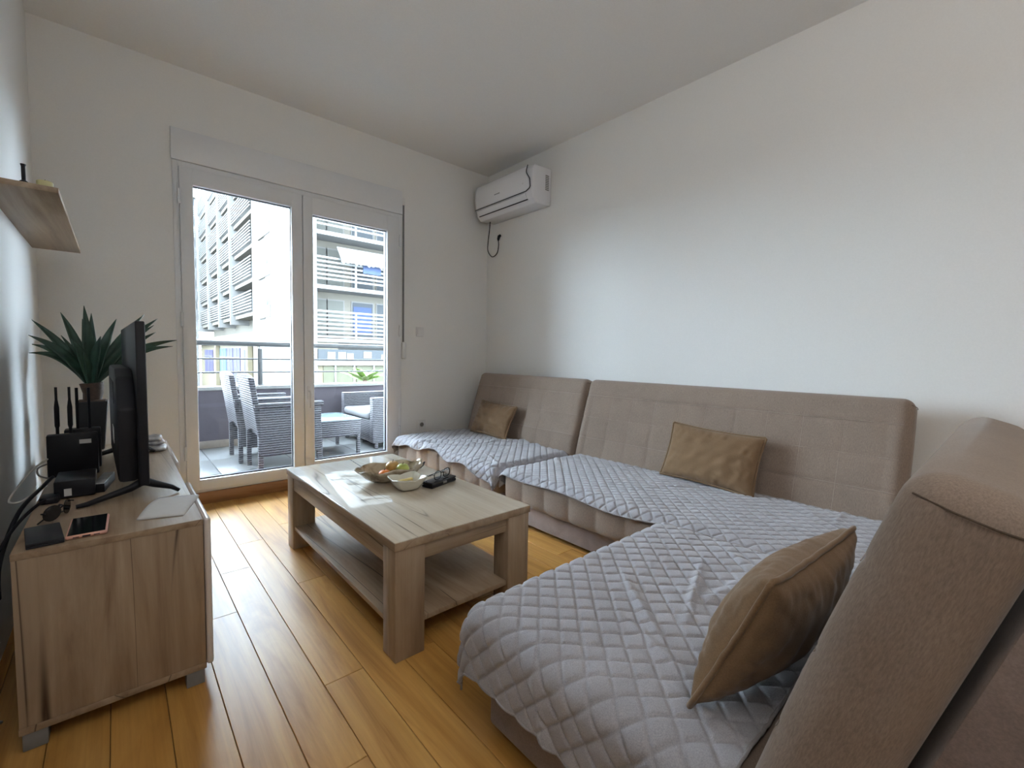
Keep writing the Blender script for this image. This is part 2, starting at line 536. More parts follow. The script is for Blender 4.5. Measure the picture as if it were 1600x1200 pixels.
struct('ceiling', 'plain white ceiling', (XL - 0.2, XR + 0.2, YB - 0.2, YW + 0.0, ZC, ZC + 0.2), mat='ceiling')
struct('wall_left', 'white wall behind the television stand', (XL - 0.2, XL, YB - 0.2, YW, -0.05, ZC))
struct('wall_right', 'long white wall behind the taupe sofas', (XR, XR + 0.2, YB - 0.2, YW, -0.05, ZC))
DX0, DX1, DZ1 = 0.285, 1.82, 2.17
struct('wall_front', 'white wall around the balcony door',
       (-7, DX0, YW, YW + 0.25, -4, 9), (DX1, 7, YW, YW + 0.25, -4, 9), (DX0, DX1, YW, YW + 0.25, DZ1, 9), (DX0, DX1, YW, YW + 0.25, -4, 0.0))  # carried high and wide past the room to shade the balcony
struct('wall_back', 'plain white wall behind the photographer', (XL - 0.2, XR + 0.2, YB - 0.2, YB, -0.05, ZC))
# invented uplighter behind the photographer, added to brighten the room
lp = thing('added_fill_lamp', (0.05, -0.65, 0), 'added unseen fill lamp, a tall white uplighter behind the photographer', 'lamp')
B().lathe([(0.14, 0), (0.14, 0.012), (0.13, 0.02), (0.02, 0.026)], n=32).done('base', M['white'], lp, smooth=True)
B().tube([(0, 0, 0.02), (0, 0, 1.74)], 0.012, 12).done('pole', M['white'], lp, smooth=True)
B().lathe([(0.02, 1.72), (0.09, 1.735), (0.16, 1.775), (0.19, 1.82), (0.185, 1.822), (0.15, 1.785), (0.08, 1.75), (0.015, 1.742)], n=32).done('bowl_shade', M['white'], lp, smooth='all')
_l = bpy.data.lights.new('fill_light', 'AREA'); _l.shape = 'DISK'; _l.size = 0.30; _l.energy = 22; _l.color = (1.0, 0.97, 0.93); _l.spread = PI
_lo = bpy.data.objects.new('fill_light', _l); link(_lo, lp); _lo.location = (0, 0, 1.815); _lo.rotation_euler = (PI, 0, 0)
# baseboard below the door and along that wall
struct('baseboard_front', 'brown wooden baseboard below the balcony door', (XL, XR, YW - 0.016, YW, 0.0, 0.078), mat='trimwood', bev=0.003)
# roller shutter box over the door
struct('trim_1', 'white roller shutter box over the balcony door', (DX0 - 0.005, DX1 + 0.005, YW - 0.018, YW, DZ1, 2.36), mat='pvc', bev=0.004)

# balcony door
dr = thing('door_1', (1.05, YW, 0.08), 'white two leaf glazed balcony door', None, kind='structure')
S = dr.location
fy0, fy1 = YW - 0.006, YW + 0.065
b = B()
b.box(DX0, DX0 + 0.032, fy0, fy1, 0.08, DZ1, 0.003).box(DX1 - 0.032, DX1, fy0, fy1, 0.08, DZ1, 0.003)
b.box(DX0 + 0.03, DX1 - 0.03, fy0, fy1, DZ1 - 0.035, DZ1, 0.003).box(DX0 + 0.03, DX1 - 0.03, fy0, fy1, 0.08, 0.098, 0.003)
b.done('door_frame', M['pvc'], dr, smooth=True, shift=S)
boxo('threshold', DX0, DX1, YW + 0.0, YW + 0.25, 0.0, 0.079, M['cap'], dr, 0.002, shift=S)
def sash(x0, x1, gx0, gx1, gz0, gz1, hx):
    z0, z1 = 0.098, DZ1 - 0.035
    y0, y1 = YW - 0.022, YW + 0.05
    b = B()
    b.box(x0, gx0, y0, y1, z0, z1, 0.005).box(gx1, x1, y0, y1, z0, z1, 0.005)
    b.box(gx0 - .004, gx1 + .004, y0, y1, gz1, z1, 0.005).box(gx0 - .004, gx1 + .004, y0, y1, z0, gz0, 0.005)
    o = b.done('door_leaf', M['pvc'], dr, smooth=True, shift=S)
    g = B()
    for a in ((gx0, gx0 + .003, gz0, gz1), (gx1 - .004, gx1, gz0, gz1), (gx0, gx1, gz0, gz0 + .008), (gx0, gx1, gz1 - .004, gz1)):
        g.box(a[0], a[1], YW + 0.006, YW + 0.026, a[2], a[3])
    g.done('gasket', M['gasket'], o, shift=S)
    boxo('pane', gx0, gx1, YW + 0.012, YW + 0.02, gz0, gz1, M['glass'], o, 0, shift=S)
    for hz in (0.35, 1.2, 1.95):
        B().tube([(hx, y0 - 0.008, hz - 0.045), (hx, y0 - 0.008, hz + 0.045)], 0.008, 10).done('hinge', M['pvc'], o, smooth=True, shift=S)
    return o
sl = sash(0.317, 1.030, 0.386, 0.957, 0.166, 2.035, 0.313)
sr = sash(1.034, 1.788, 1.103, 1.686, 0.190, 2.012, 1.794)
B().box(1.052, 1.076, YW - .030, YW - .02, .66, .76, .004).tube([(1.064, YW - .028, .72), (1.064, YW - .062, .72), (1.064, YW - .066, .70), (1.064, YW - .066, .60)], .008, 8).done('door_handle', M['white'], sr, smooth=True, shift=S)
# shutter strap and its winder on the wall
st = thing('shutter_strap', (1.838, YW, 1.0), 'grey shutter strap running down to a white winder beside the balcony door', 'shutter strap')
boxo('strap', 1.830, 1.846, YW - 0.006, YW - 0.003, 1.07, 2.30, M['grey'], st, 0, shift=st.location)
boxo('winder', 1.818, 1.858, YW - 0.032, YW, 0.965, 1.11, M['white'], st, 0.012, shift=st.location, seg=3)
boxo('guide', 1.824, 1.852, YW - 0.012, YW, 2.25, 2.31, M['white'], st, 0.003, shift=st.location)

def wall_plate(name, label, cat, x, z, socket):
    p = thing(name, (x, YW, z), label, cat)
    boxo('plate', -0.04, 0.04, -0.009, 0, -0.04, 0.04, M['white'], p, 0.004)
    if socket:
        B().lathe([(0.026, 0), (0.026, 0.004), (0.021, 0.004), (0.019, -0.002)], n=20).done('socket_ring', M['white'], p, smooth=True, rot=(PI / 2, 0, 0), loc=(0, -0.009, 0))
        B().lathe([(0.018, 0), (0.018, 0.0012)], n=18).done('socket_well', M['grey'], p, rot=(PI / 2, 0, 0), loc=(0, -0.009, 0))
    else:
        boxo('rocker', -0.026, 0.026, -0.013, -0.007, -0.026, 0.026, M['white'], p, 0.003)
wall_plate('light_switch', 'white light switch on the wall right of the balcony door', 'switch', 2.0, 1.205, False)
wall_plate('power_socket', 'white power socket low on the wall just above the far sofa', 'socket', 2.02, 0.385, True)

# ------------------------------------------------------------------ balcony
bf = thing('floor_balcony', (0, 0, 0), 'pale tiled balcony floor', None, kind='structure')
boxo('tile_bed', -1.5, 4.5, YW + 0.25, 5.72, -0.2, -0.012, M['cap'], bf, 0)
TX, TY = 0.605, 0.605
for a in range(-3, 7):
    for c in range(3):
        x0 = 0.62 + a * TX; y0 = 5.49 - (c + 1) * TY; y1 = 5.49 - c * TY
        if y1 < YW + .26: continue
        y0 = max(y0, YW + 0.252)
        o = boxo('tile', x0 + .0025, x0 + TX - .0025, y0 + .0025, y1 - .0025, -0.012, 0.0, M['tile'], bf, 0.0015)
wp = thing('wall_balcony', (1.5, 5.6, 0), 'grey rendered balcony parapet with a pale stone cap', None, kind='structure')
boxo('parapet', -1.5, 4.5, 5.50, 5.64, -0.2, 0.60, M['parapet'], wp, 0.004, shift=wp.location)
boxo('cap', -1.52, 4.52, 5.475, 5.67, 0.60, 0.636, M['cap'], wp, 0.004, shift=wp.location)
boxo('skirting', -1.5, 4.5, 5.490, 5.501, 0.0, 0.078, M['skirt'], wp, 0.002, shift=wp.location)
rl = thing('balcony_railing', (1.18, 5.57, 0.636), 'grey steel railing with thin bars on the balcony parapet', 'railing')
def xb(x0, x1, z, r): return B().tube([(x0, 5.57, z), (x1, 5.57, z)], r, 12)
xb(-1.5, 4.5, 1.095, 0.030).done('top_rail', M['railing'], rl, smooth=True, shift=rl.location)
for z in (0.926, 0.782):
    xb(-1.5, 4.5, z, 0.0085).done('bar', M['railing'], rl, smooth=True, shift=rl.location)
for x in (-0.62, 1.19, 3.0):
    B().box(x - .024, x + .024, 5.55, 5.59, 0.64, 1.04, 0.004).tube([(x, 5.57, 1.03), (x, 5.57, 1.09)], 0.006).done('post', M['railing'], rl, smooth=True, shift=rl.location)
    B().lathe([(0.055, 0), (0.055, 0.008), (0.045, 0.012)], (x, 5.57, 0.636), 20).done('post_flange', M['railing'], rl, smooth=True, shift=rl.location)

struct('ceiling_balcony_added', 'unseen slab over the balcony, added to block steep sky light', (-1.5, 4.5, YW + 0.25, 5.45, 2.72, 2.9), mat='facade')  # added out of view so daylight enters the door at low angles
struct('wall_balcony_added', 'unseen pale partition added at the left end of the balcony to block sky light', (-1.15, -1.0, YW + 0.25, 5.5, 0.0, 2.72), mat='cap')  # added unseen wall that cuts the low sky light from the left
# wicker armchairs with tall backs (back towards -x, facing +x)
def wicker_armchair(loc, label):
    c = thing('wicker_armchair', loc, label, 'chair', group='tall wicker chairs on the balcony')
    W = 0.47
    # tall leaning back with arched bottom
    b = B()
    n = 10
    prof = []
    for i in range(n + 1):
        yy = W * i / n
        prof.append((yy, 0.30 + 0.05 * math.sin(PI * i / n)))
    top = [(W, .79), (W * .85, .815), (W * .5, .825), (W * .15, .815), (0, .79)]
    b.prism(prof + top, 'x', 0, 0.045, 0.008)
    o = b.done('backrest', M['wicker'], c, smooth=True)
    for v in o.data.vertices:      # lean backwards above the seat
        h = max(0, v.co.z - 0.32)
        v.co.x -= 0.06 * h + 0.18 * h * h
    for yy in (0.02, W - 0.02):
        B().box(0.0, 0.035, yy - .018, yy + .018, 0, 0.36, .003).done('leg', M['wicker'], c, smooth=True)
        B().box(0.46, 0.50, yy - .018, yy + .018, 0, 0.36, .003).done('leg', M['wicker'], c, smooth=True)
    for yy in (-0.012, W - 0.026):
        b = B().box(0.01, 0.49, yy, yy + .038, 0.15, 0.545, .004)
        b.done('side_panel', M['wicker'], c, smooth=True)
        B().box(-0.03, 0.51, yy - .008, yy + .046, 0.548, 0.588, .008).done('armrest', M['wicker'], c, smooth=True)
    B().box(0.03, 0.49, 0.026, W - .026, 0.30, 0.37, .01).done('seat', M['wicker'], c, smooth=True)
    return c
a1 = wicker_armchair((0.845, 4.035, 0), 'tall backed grey wicker chair nearest the glass, at the left balcony pane')
a2 = copy_tree(a1); a2.location = (0.80, 4.575, 0); a2['label'] = 'tall backed grey wicker chair next to the parapet, behind the nearer one'
# low wicker table with a glass top
wt = thing('wicker_table', (1.625, 4.66, 0), 'low grey wicker table with pale glass top on the balcony', 'table')
for sx in (-1, 1):
    for sy in (-1, 1):
        boxo('leg', sx * .185 - .016, sx * .185 + .016, sy * .285 - .016, sy * .285 + .016, 0, .34, M['wicker'], wt, .003)
boxo('apron', -.205, .205, -.305, .305, .19, .345, M['wicker'], wt, .006)
boxo('glass_top', -.21, .21, -.31, .31, .346, .354, M['tglass'], wt, .002)
# low wicker armchair with cushion, facing -x
wa = thing('wicker_sofa', (2.0, 4.45, 0), 'low grey wicker sofa with pale seat cushion on the balcony', 'sofa')
for yy in (0.0, 0.80):
    boxo('arm', 0.0, 0.68, yy, yy + .085, 0.06, 0.545, M['wicker'], wa, .012)
boxo('seat_base', 0.02, 0.66, .085, .80, 0.06, 0.30, M['wicker'], wa, .01)
boxo('backrest', 0.60, 0.69, .085, .80, 0.25, 0.62, M['wicker'], wa, .012)
for xx in (0.04, 0.62):
    for yy in (0.03, 0.83):
        boxo('leg', xx, xx + .035, yy, yy + .035, 0, .08, M['wicker'], wa, .002)
padbox('seat_cushion', 0.62, 0.70, 0.085, 0.035, 0.03, lambda q, n: 0.006 * math.sin(q.x * 9) * math.sin(q.y * 8), M['outcushion'], wa, (-0.01, 0.092, 0.302))
# pair of red sandals close to the glass
for i, (x, y) in enumerate(((0.80, 3.98), (0.93, 3.92))):
    o = B().lathe([(0.03, 0), (0.045, .006), (0.047, .018), (0.035, .028), (0.01, .034)], n=18).done('red_sandal', M['red'], smooth=True)
    o.scale = (0.8, 1.9, 1); o.location = (x, y, 0.001)
    tag(o, ['red sandal by the balcony glass, left one of the pair', 'red sandal by the balcony glass, right one of the pair'][i], 'sandal', 'sandals on the balcony')

# ------------------------------------------------------------------ buildings opposite
struct('street_ground', 'pale paved street between the buildings', (-60, 80, 5.72, 120, -4.3, -4.0), mat='asphalt')
X0, Y1 = 7.9, 25.7
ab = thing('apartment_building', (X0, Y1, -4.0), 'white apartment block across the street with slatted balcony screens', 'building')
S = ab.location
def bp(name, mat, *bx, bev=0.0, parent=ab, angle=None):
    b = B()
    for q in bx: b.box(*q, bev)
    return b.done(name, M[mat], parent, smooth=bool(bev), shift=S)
# volume: corner pier, recessed front behind balconies, side wall
bp('side_wall', 'facade', (X0, X0 + 0.45, Y1, 38.9, -4, 19))
bp('core', 'beige', (X0 + 1.6, 26, Y1 + 1.5, 66, -4, 19))
bp('side_infill', 'beige', (X0 + 0.45, X0 + 1.6, Y1 + 1.5, 38.9, 1.6, 19))
# front balconies: slabs and slats, floor pitch 2.96
for lev in range(-1, 5):
    zt = 3.42 + 2.96 * lev           # top of the railing
    zs = zt - 1.56                   # slab top
    s = bp('slab', 'facade', (X0 + .45, 20, Y1 + .02, Y1 + 1.5, zs - 0.22, zs))
    if lev < 0: continue
    nsl = 8 if lev == 0 else 6
    for i in range(nsl):
        z = zt - i * 0.235
        bp('slat', 'slat', (X0 + .46, 20, Y1 - .02, Y1 + .03, z - .10, z), parent=s)
    if lev >= 2:
        for i in range(1, 3):
            z = zt + i * 0.235
            bp('slat', 'slat', (X0 + .46, 20, Y1 - .02, Y1 + .03, z - .10, z), parent=s)
    for x in (10.55, 14.3, 18):
        bp('slat_post', 'slat', (x - .05, x + .05, Y1 + .03, Y1 + .08, zs, zt), parent=s)
    # windows behind the balcony
    yb = Y1 + 1.47
    for (xa, xb_, mt) in ((8.75, 9.35, 'curtain'), (9.42, 10.35, 'curtain'), (10.9, 12.2, 'winglass'), (12.5, 13.6, 'winglass')):
        f_ = bp('window', 'facade', (xa - .06, xb_ + .06, yb - .02, yb + .05, zs + .1, zs + 2.35), parent=s)
        bp('pane', mt, (xa, xb_, yb - .045, yb - .015, zs + .16, zs + 2.29), parent=s)
# awning and a hanging cloth on the middle balcony
aw = B().prism([(Y1 - .35, 6.28), (Y1 + .3, 7.05), (Y1 + .3, 7.08), (Y1 - .37, 6.31)], 'x', 9.55, 14.0).done('awning', M['awning'], ab, shift=S)
va = B()
for i in range(18):
    x = 9.55 + i * 0.25
    va.prism([(x, 6.30), (x + .25, 6.30), (x + .25, 6.14), (x + .125, 6.02 + .05 * (i % 3)), (x, 6.14)], 'y', Y1 - .37, Y1 - .35)
va.done('valance', M['awning'], aw, shift=S)
bp('hanging_cloth', 'blue', (10.95, 12.05, Y1 - .06, Y1 - .03, 5.72, 6.34))
bp('blue_blind', 'blue', (10.95, 12.1, Y1 + 1.40, Y1 + 1.42, 2.2, 3.9))
# windows with shades on the white side wall
for zw in (4.55, 7.35, 10.15, 12.95):
    f_ = bp('window', 'winglass', (X0 - .01, X0 + .05, 33.7, 36.5, zw - 1.0, zw + 0.2))
    bp('shutter', 'facade', (X0 - .05, X0 + .02, 34.4, 36.5, zw - 1.1, zw - .02), parent=f_)
    bp('shutter', 'facade', (X0 - .05, X0 + .02, 33.6, 34.4, zw - 1.1, zw - .30), parent=f_)
    bp('window_sill', 'beige', (X0 - .12, X0 + .02, 35.0, 36.6, zw - 1.16, zw - 1.1), parent=f_)
# slatted balcony side: four bays between piers, floor pitch 2.6
piers = [38.95, 46.4, 52.4, 59.1, 66.4]
for y in piers[1:]:
    bp('pier', 'facade', (X0 - .25, X0 + 1.6, y - .18, y + .18, 3.4, 20))
for j in range(4):
    for lev in range(6):
        zb = 4.2 + 2.6 * lev
        ya, yb = piers[j] + (.05 if j == 0 else .18), piers[j + 1] - .18
        s = bp('side_slab', 'beige', (X0 + .1, X0 + 1.6, ya, yb, zb - .35, zb - .05))
        n = 7
        for i in range(n):
            z = zb + .05 + i * .235
            bp('slat', 'slat', (X0 - .10, X0 - .04, ya, yb, z, z + .10), parent=s)
        if (j + lev) % 2 == 0:
            bp('pane', 'winglass', (X0 + 1.52, X0 + 1.59, ya + 3.2, yb - .6, zb + 0.3, zb + 2.1), parent=s)
# podium with a terrace parapet and shops underneath
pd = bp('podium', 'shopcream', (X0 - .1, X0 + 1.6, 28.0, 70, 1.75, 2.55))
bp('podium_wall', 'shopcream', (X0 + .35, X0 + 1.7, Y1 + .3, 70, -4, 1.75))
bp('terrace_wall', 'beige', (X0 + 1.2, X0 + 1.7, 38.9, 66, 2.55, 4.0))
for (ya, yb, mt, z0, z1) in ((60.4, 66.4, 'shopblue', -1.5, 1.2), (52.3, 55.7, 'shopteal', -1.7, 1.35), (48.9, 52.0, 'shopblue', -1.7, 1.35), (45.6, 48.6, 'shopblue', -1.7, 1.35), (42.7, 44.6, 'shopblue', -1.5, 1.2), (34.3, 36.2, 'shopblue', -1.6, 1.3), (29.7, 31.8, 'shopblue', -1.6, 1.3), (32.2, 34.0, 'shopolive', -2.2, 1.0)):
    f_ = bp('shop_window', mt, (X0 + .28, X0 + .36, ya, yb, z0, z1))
    bp('transom', 'facade', (X0 + .24, X0 + .30, ya, yb, .42, .52), parent=f_)
    bp('mullion', 'facade', (X0 + .24, X0 + .30, (ya + yb) / 2 - .06, (ya + yb) / 2 + .06, z0, z1), parent=f_)
for y in (56.3, 41.0, 37.6, 28.6):
    bp('column', 'shopcream', (X0 - .05, X0 + .3, y - .25, y + .25, -4, 1.75))
# shop front on the face towards the balcony
for (xa, xb_, mt) in ((8.7, 9.3, 'shopolive'), (9.4, 10.4, 'shopolive'), (10.6, 11.6, 'shopolive'), (11.7, 13.2, 'shopolive'), (13.3, 15, 'shopolive')):
    f_ = bp('shop_window', mt, (xa, xb_, Y1 + .1, Y1 + .16, -2.6, .28))
    bp('mullion', 'slat', (xb_, xb_ + .1, Y1 + .05, Y1 + .16, -2.6, .5), parent=f_)
bp('shop_sign_band', 'winglass', (8.4, 20, Y1 + .05, Y1 + .2, .62, 1.25))
bp('shop_beam', 'facade', (8.3, 20, Y1 - .05, Y1 + .2, .34, .60))
for xa, xb_, z0, z1 in ((8.9, 9.35, .68, 1.1), (9.5, 9.95, .68, 1.1), (10.0, 10.4, .68, 1.05), (11.0, 11.5, .75, 1.15), (12.1, 12.4, .68, 1.0)):
    bp('sign_panel', 'beige', (xa, xb_, Y1 + .03, Y1 + .06, z0, z1))
bp('shop_wall', 'shopcream', (X0 + .1, 20, Y1 + .16, Y1 + .4, -4, .62))
# second building closing the street
fb = thing('far_building', (4.0, 70.5, -4), 'narrow pale building with slats at the far left of the street', 'building')
S2 = fb.location
boxo('wall', -6, X0 + .2, 70.5, 80, -4, 21.5, M['facade'], fb, 0, shift=S2)
boxo('cornice', -6.2, X0 + .3, 70.1, 80, 20.4, 21.8, M['beige'], fb, 0, shift=S2)
for lev in range(6):
    z = 5.0 + 2.6 * lev
    for xa in (1.0, 4.0, 7.15):
        w_ = boxo('window', xa, xa + .75, 70.4, 70.55, z + 1.5, z + 2.5, M['winglass'], fb, 0, shift=S2)
    for i in range(5):
        boxo('slat', -6, X0 + .1, 70.35, 70.45, z + .1 + i * .26, z + .22 + i * .26, M['slat'], fb, 0, shift=S2)
# palm in the street
pl = thing('street_palm', (8.35, 19.4, -3.55), 'bright green palm below the balcony railing, in front of the shops', 'palm tree')
B().tube([(0, 0, 0), (.05, 0, 1.8), (0, 0, 3.4)], [.16, .12, .10], 10).done('trunk', M['trunk'], pl, smooth=True)
rg = random.Random(8)
for i in range(16):
    a = 2 * PI * i / 16 + rg.uniform(-.15, .15); el = rg.uniform(.35, 1.15); ln = rg.uniform(.9, 1.25)
    n = 9
    P = np.zeros((n, 3, 3))
    for j in range(n):
        tt = j / (n - 1)
        rad = ln * tt * math.cos(el) * (1 + .1 * tt); zz = 3.38 + ln * (tt * math.sin(el) - .55 * tt * tt * math.sin(el) * .7)
        wd = .16 * math.sin(PI * min(1, tt * .93 + .05)) ** .7
        c0 = np.array([rad * math.cos(a), rad * math.sin(a), zz]); sd = np.array([-math.sin(a), math.cos(a), 0])
        P[j, 0] = c0 - sd * wd - np.array([0, 0, wd * .4]); P[j, 1] = c0; P[j, 2] = c0 + sd * wd - np.array([0, 0, wd * .4])
    grid_obj('frond', P, M['palm'], pl, 0.01)

# ------------------------------------------------------------------ sofas
LEAN = math.radians(17)
def sofa(name, loc, rotz, L, label, seat0=0.0, seat1=0.0, back0=0.0, back1=0.0, H=0.625, pt=0.014):
    s = thing(name, loc, label, 'sofa', rotz, 'taupe sofa beds')
    boxo('base', seat0 + 0.02, L - seat1 - 0.02, 0.065, 0.76, 0.025, 0.150, M['sofa_base'], s, 0.008)
    for fx in (seat0 + 0.06, L - seat1 - 0.12):
        for fy in (0.10, 0.66):
            boxo('foot', fx, fx + .06, fy, fy + .06, 0.0, 0.027, M['black'], s, 0.002)
    ls = L - seat0 - seat1
    pitch = ls / max(1, round(ls / 0.165))
    def dseat(q, n):
        d = 0.0
        w_ = max(0.0, -n.y)
        ph = abs(math.sin(PI * q.x / pitch))
        d += w_ * 0.014 * (ph ** 0.40 - 1.0)
        return d
    padbox('seat', ls, 0.78, 0.177, 0.042, 0.0135, dseat, M['sofa'], s, (seat0, 0, 0.146))
    lb = L - back0 - back1
    px = lb / max(1, round(lb / 0.165))
    lines_z = (0.20, 0.345, 0.50)
    def dback(q, n):
        w_ = max(0.0, -n.y)
        d = 0.006 * w_ * math.sin(PI * min(1, max(0, q.z / H)))
        gx = 1 - abs(((q.x / px) % 1.0) - 0.5) * 2      # 1 at seam (mid cell)
        d -= w_ * 0.0035 * math.exp(-(((1 - gx) * px / 2) / 0.009) ** 2) * (1.0 if q.z < 0.53 else 0.0)
        for lz in lines_z:
            d -= w_ * 0.0035 * math.exp(-((q.z - lz) / 0.009) ** 2)
        we = max(0.0, abs(n.x) - 0.6)
        d += 0.012 * we * math.sin(PI * min(1, max(0, q.y / 0.13))) * math.sin(PI * min(1, max(0, q.z / H)))
        return d
    bk = padbox('backrest', lb, 0.128, H, 0.046, 0.0125, dback, M['sofa'], s, (back0, 0.70 - 0.07 * math.tan(LEAN), 0.26), (-LEAN, 0, 0))
    # stitched seams (thin raised thread)
    sb = B()
    for lz in lines_z:
        sb.tube([(0.03, -0.0030, lz), (lb - 0.03, -0.0030, lz)], 0.0009, 4)
    for kx in range(1, int(round(lb / px))):
        sb.tube([((kx - .5) * px + px / 2 - px / 2, -0.0030, 0.06), ((kx - .5) * px, -0.0030, 0.50)], 0.0006, 4)
    sb.done('stitching', M['stitch'], bk)
    B().box(0.02, lb - 0.02, 0.140, 0.140 + pt, 0.0, H - 0.035, 0.005).done('back_panel', M['sofa_base'], bk, smooth=True)
    # end seams below the top boxing, coloured dark for the shade in their groove
    for ex in (0.0, lb):
        sgn = -1 if ex == 0 else 1
        e = B()
        e.tube([(ex + sgn * .0015 + (-sgn) * 0.013, 0.012, H - 0.034), (ex + sgn * .002, 0.05, H - 0.034), (ex + sgn * .002, 0.085, H - 0.034), (ex - sgn * 0.012, 0.118, H - 0.034)], 0.0013, 6)
        e.done('end_seam', M['seamshade'], bk, smooth=True)
    return s
S1 = ((1.70, 3.34, 0), -PI / 2, 1.285)
S2_ = ((1.70, 2.045, 0), -PI / 2, 1.765)
S3 = ((1.665, 0.945, 0), PI, 0.965)
sofa('sofa_bed', *S1, 'taupe sofa bed in the far corner under the air conditioner', seat1=0.01)
sofa('sofa_bed', *S2_, 'long taupe sofa bed in the middle along the right wall', seat0=0.05)
sofa('sofa_bed', *S3, 'nearest taupe sofa bed, its tall backrest end close to the photographer', H=0.650, pt=0.16)

# ------------------------------------------------------------------ quilted covers
def fold(u, lo, hi, r):
    pos = u.copy(); drop = np.zeros_like(u)
    for side in (0, 1):
        a = (lo + r - u) if side == 0 else (u - (hi - r))
        e = (lo + r) if side == 0 else (hi - r)
        sg = -1 if side == 0 else 1
        m1 = (a > 0) & (a <= r * PI / 2); m2 = a > r * PI / 2
        ang = a / r
        pos = np.where(m1, e + sg * r * np.sin(ang), pos); drop = np.where(m1, r * (1 - np.cos(ang)), drop)
        pos = np.where(m2, e + sg * r, pos); drop = np.where(m2, r + (a - r * PI / 2), drop)
    return pos, drop
def quilt(name, tr, label, s0, s1, front, rear, lo_s, hi_s, seed, wr=0.006, p=0.062, amp=0.0050, rearw=0.0, ztop=0.3265, extra=None):
    loc, rz, L = tr
    q = thing(name, loc, label, 'quilted cover', rz, 'grey quilted sofa covers')
    res = 0.0038
    ns = int((s1 - s0) / res)
    nd = int((rear + 0.10) / res)
    s = np.linspace(s0, s1, ns)[:, None] * np.ones((1, nd))
    tt = np.linspace(0, 1, nd)[None, :]
    fr = front(s[:, :1]); re = rear + rearw * vnoise(s[:, :1], s[:, :1] * 0, seed + 3, 5, 1.3)
    d = fr + (re - fr) * tt
    sp, ds = fold(s, lo_s, hi_s, 0.05)
    dp, dd = fold(d, -0.009, 5.0, 0.05)
    z = ztop + 0.002 - ds - dd
    P = np.stack([sp, dp, z], -1)
    hang = np.clip((ds + dd) / 0.05, 0, 1)
    # normals
    du = np.gradient(P, axis=0); dv = np.gradient(P, axis=1)
    N = np.cross(du, dv); N /= np.linalg.norm(N, axis=-1, keepdims=True) + 1e-9
    if N[ns // 2, nd // 2, 2] < 0: N = -N
    u = (s + d) / p; v = (s - d) / p
    pw = p / math.sqrt(2)
    du_ = np.abs(u - np.round(u)) * pw; dv_ = np.abs(v - np.round(v)) * pw       # distance to the nearest seams
    puff = np.sqrt(np.clip(np.abs(np.sin(PI * u) * np.sin(PI * v)), 0, 1))
    h = amp * (0.55 * puff + 0.65 * (1 - np.exp(-(du_ / 0.0036) ** 2)) * (1 - np.exp(-(dv_ / 0.0036) ** 2)))
    wn_ = vnoise(s, d, seed, 7, 2.2)
    h = h + wr * (0.5 + 0.5 * wn_) + 0.5 * wr * np.clip(vnoise(s, d, seed + 1, 5, 5.0), 0, 1)
    # narrow soft creases
    rs = np.random.RandomState(seed + 9)
    for _ in range(7):
        a = rs.uniform(0, PI); cx, cy = rs.uniform(s0, s1), rs.uniform(0.1, rear)
        x_ = (s - cx) * np.cos(a) + (d - cy) * np.sin(a); y_ = -(s - cx) * np.sin(a) + (d - cy) * np.cos(a)
        y_ = y_ + 0.02 * np.sin(x_ * 12)
        h = h + 0.8 * wr * np.exp(-(y_ / 0.012) ** 2 - (x_ / 0.16) ** 2)
    if extra is not None:
        h = h + extra(s, d)
    P = P + N * (h + 0.003)[..., None]
    # hanging edges swing out a little
    sw = hang * 0.010 * (0.5 + 0.5 * np.sin(s * 23 + d * 19 + seed))
    P[..., 1] -= np.where(dd > 0.04, sw, 0)
    grid_obj('cover_sheet', P, M['quilt'], q, 0.0035, -1.0)
    ring = list(P[::4, 0]) + list(P[-1, ::4]) + list(P[::-4, -1]) + list(P[0, ::-4])
    B().tube([tuple(x) for x in ring], 0.0034, 6, closed=True).done('binding', M['quilt_edge'], q, smooth='all')
    return q
def f1(s):   # far sofa: ragged front edge
    return -0.022 - 0.014 * np.sin(s * 7.5 + 0.6) - 0.012 * np.sin(s * 17 + 1.0) - 0.10 * np.clip((s - 1.02) / 0.3, 0, 1) ** 1.3
def ex1(s, d):
    y_ = (s - 0.55) * 0.8 - (d - 0.30) * 0.6
    return 0.018 * np.exp(-(y_ / 0.05) ** 2) + 0.012 * np.exp(-((y_ - 0.13) / 0.04) ** 2) + 0.012 * np.clip(1 - s / 0.5, 0, 1) * np.exp(-((d - 0.35) / 0.2) ** 2)
quilt('quilted_cover', S1, 'rumpled grey quilted cover with a wavy front edge on the far corner sofa', -0.10, 1.335, f1, 0.66, -0.012, 1.285, 3, wr=0.008, rearw=0.02, extra=ex1)
def f2(s):
    return -0.010 - 0.012 * np.sin(s * 3.1 - 0.5) - 0.008 * np.sin(s * 9)
quilt('quilted_cover', S2_, 'grey quilted cover on the long middle sofa along the right wall', -0.04, 1.76, f2, 0.675, 0.035, 1.80, 11, wr=0.006, rearw=0.006)
def f3(s):
    return -0.055 - 0.02 * np.sin(s * 6) + 0.03 * np.clip((0.35 - s) / 0.3, 0, 1)
def ex3(s, d):
    e = 0
    for (cs, cd, a, w_, l_, hh) in ((.42, .36, .35, .012, .16, .012), (.62, .30, .9, .014, .2, .009), (.36, .44, -.2, .02, .10, .012), (.75, .42, 1.2, .014, .12, .008)):
        x_ = (s - cs) * math.cos(a) + (d - cd) * math.sin(a); y_ = -(s - cs) * math.sin(a) + (d - cd) * math.cos(a)
        e = e + hh * np.exp(-(y_ / w_) ** 2 - (x_ / l_) ** 2)
    return e
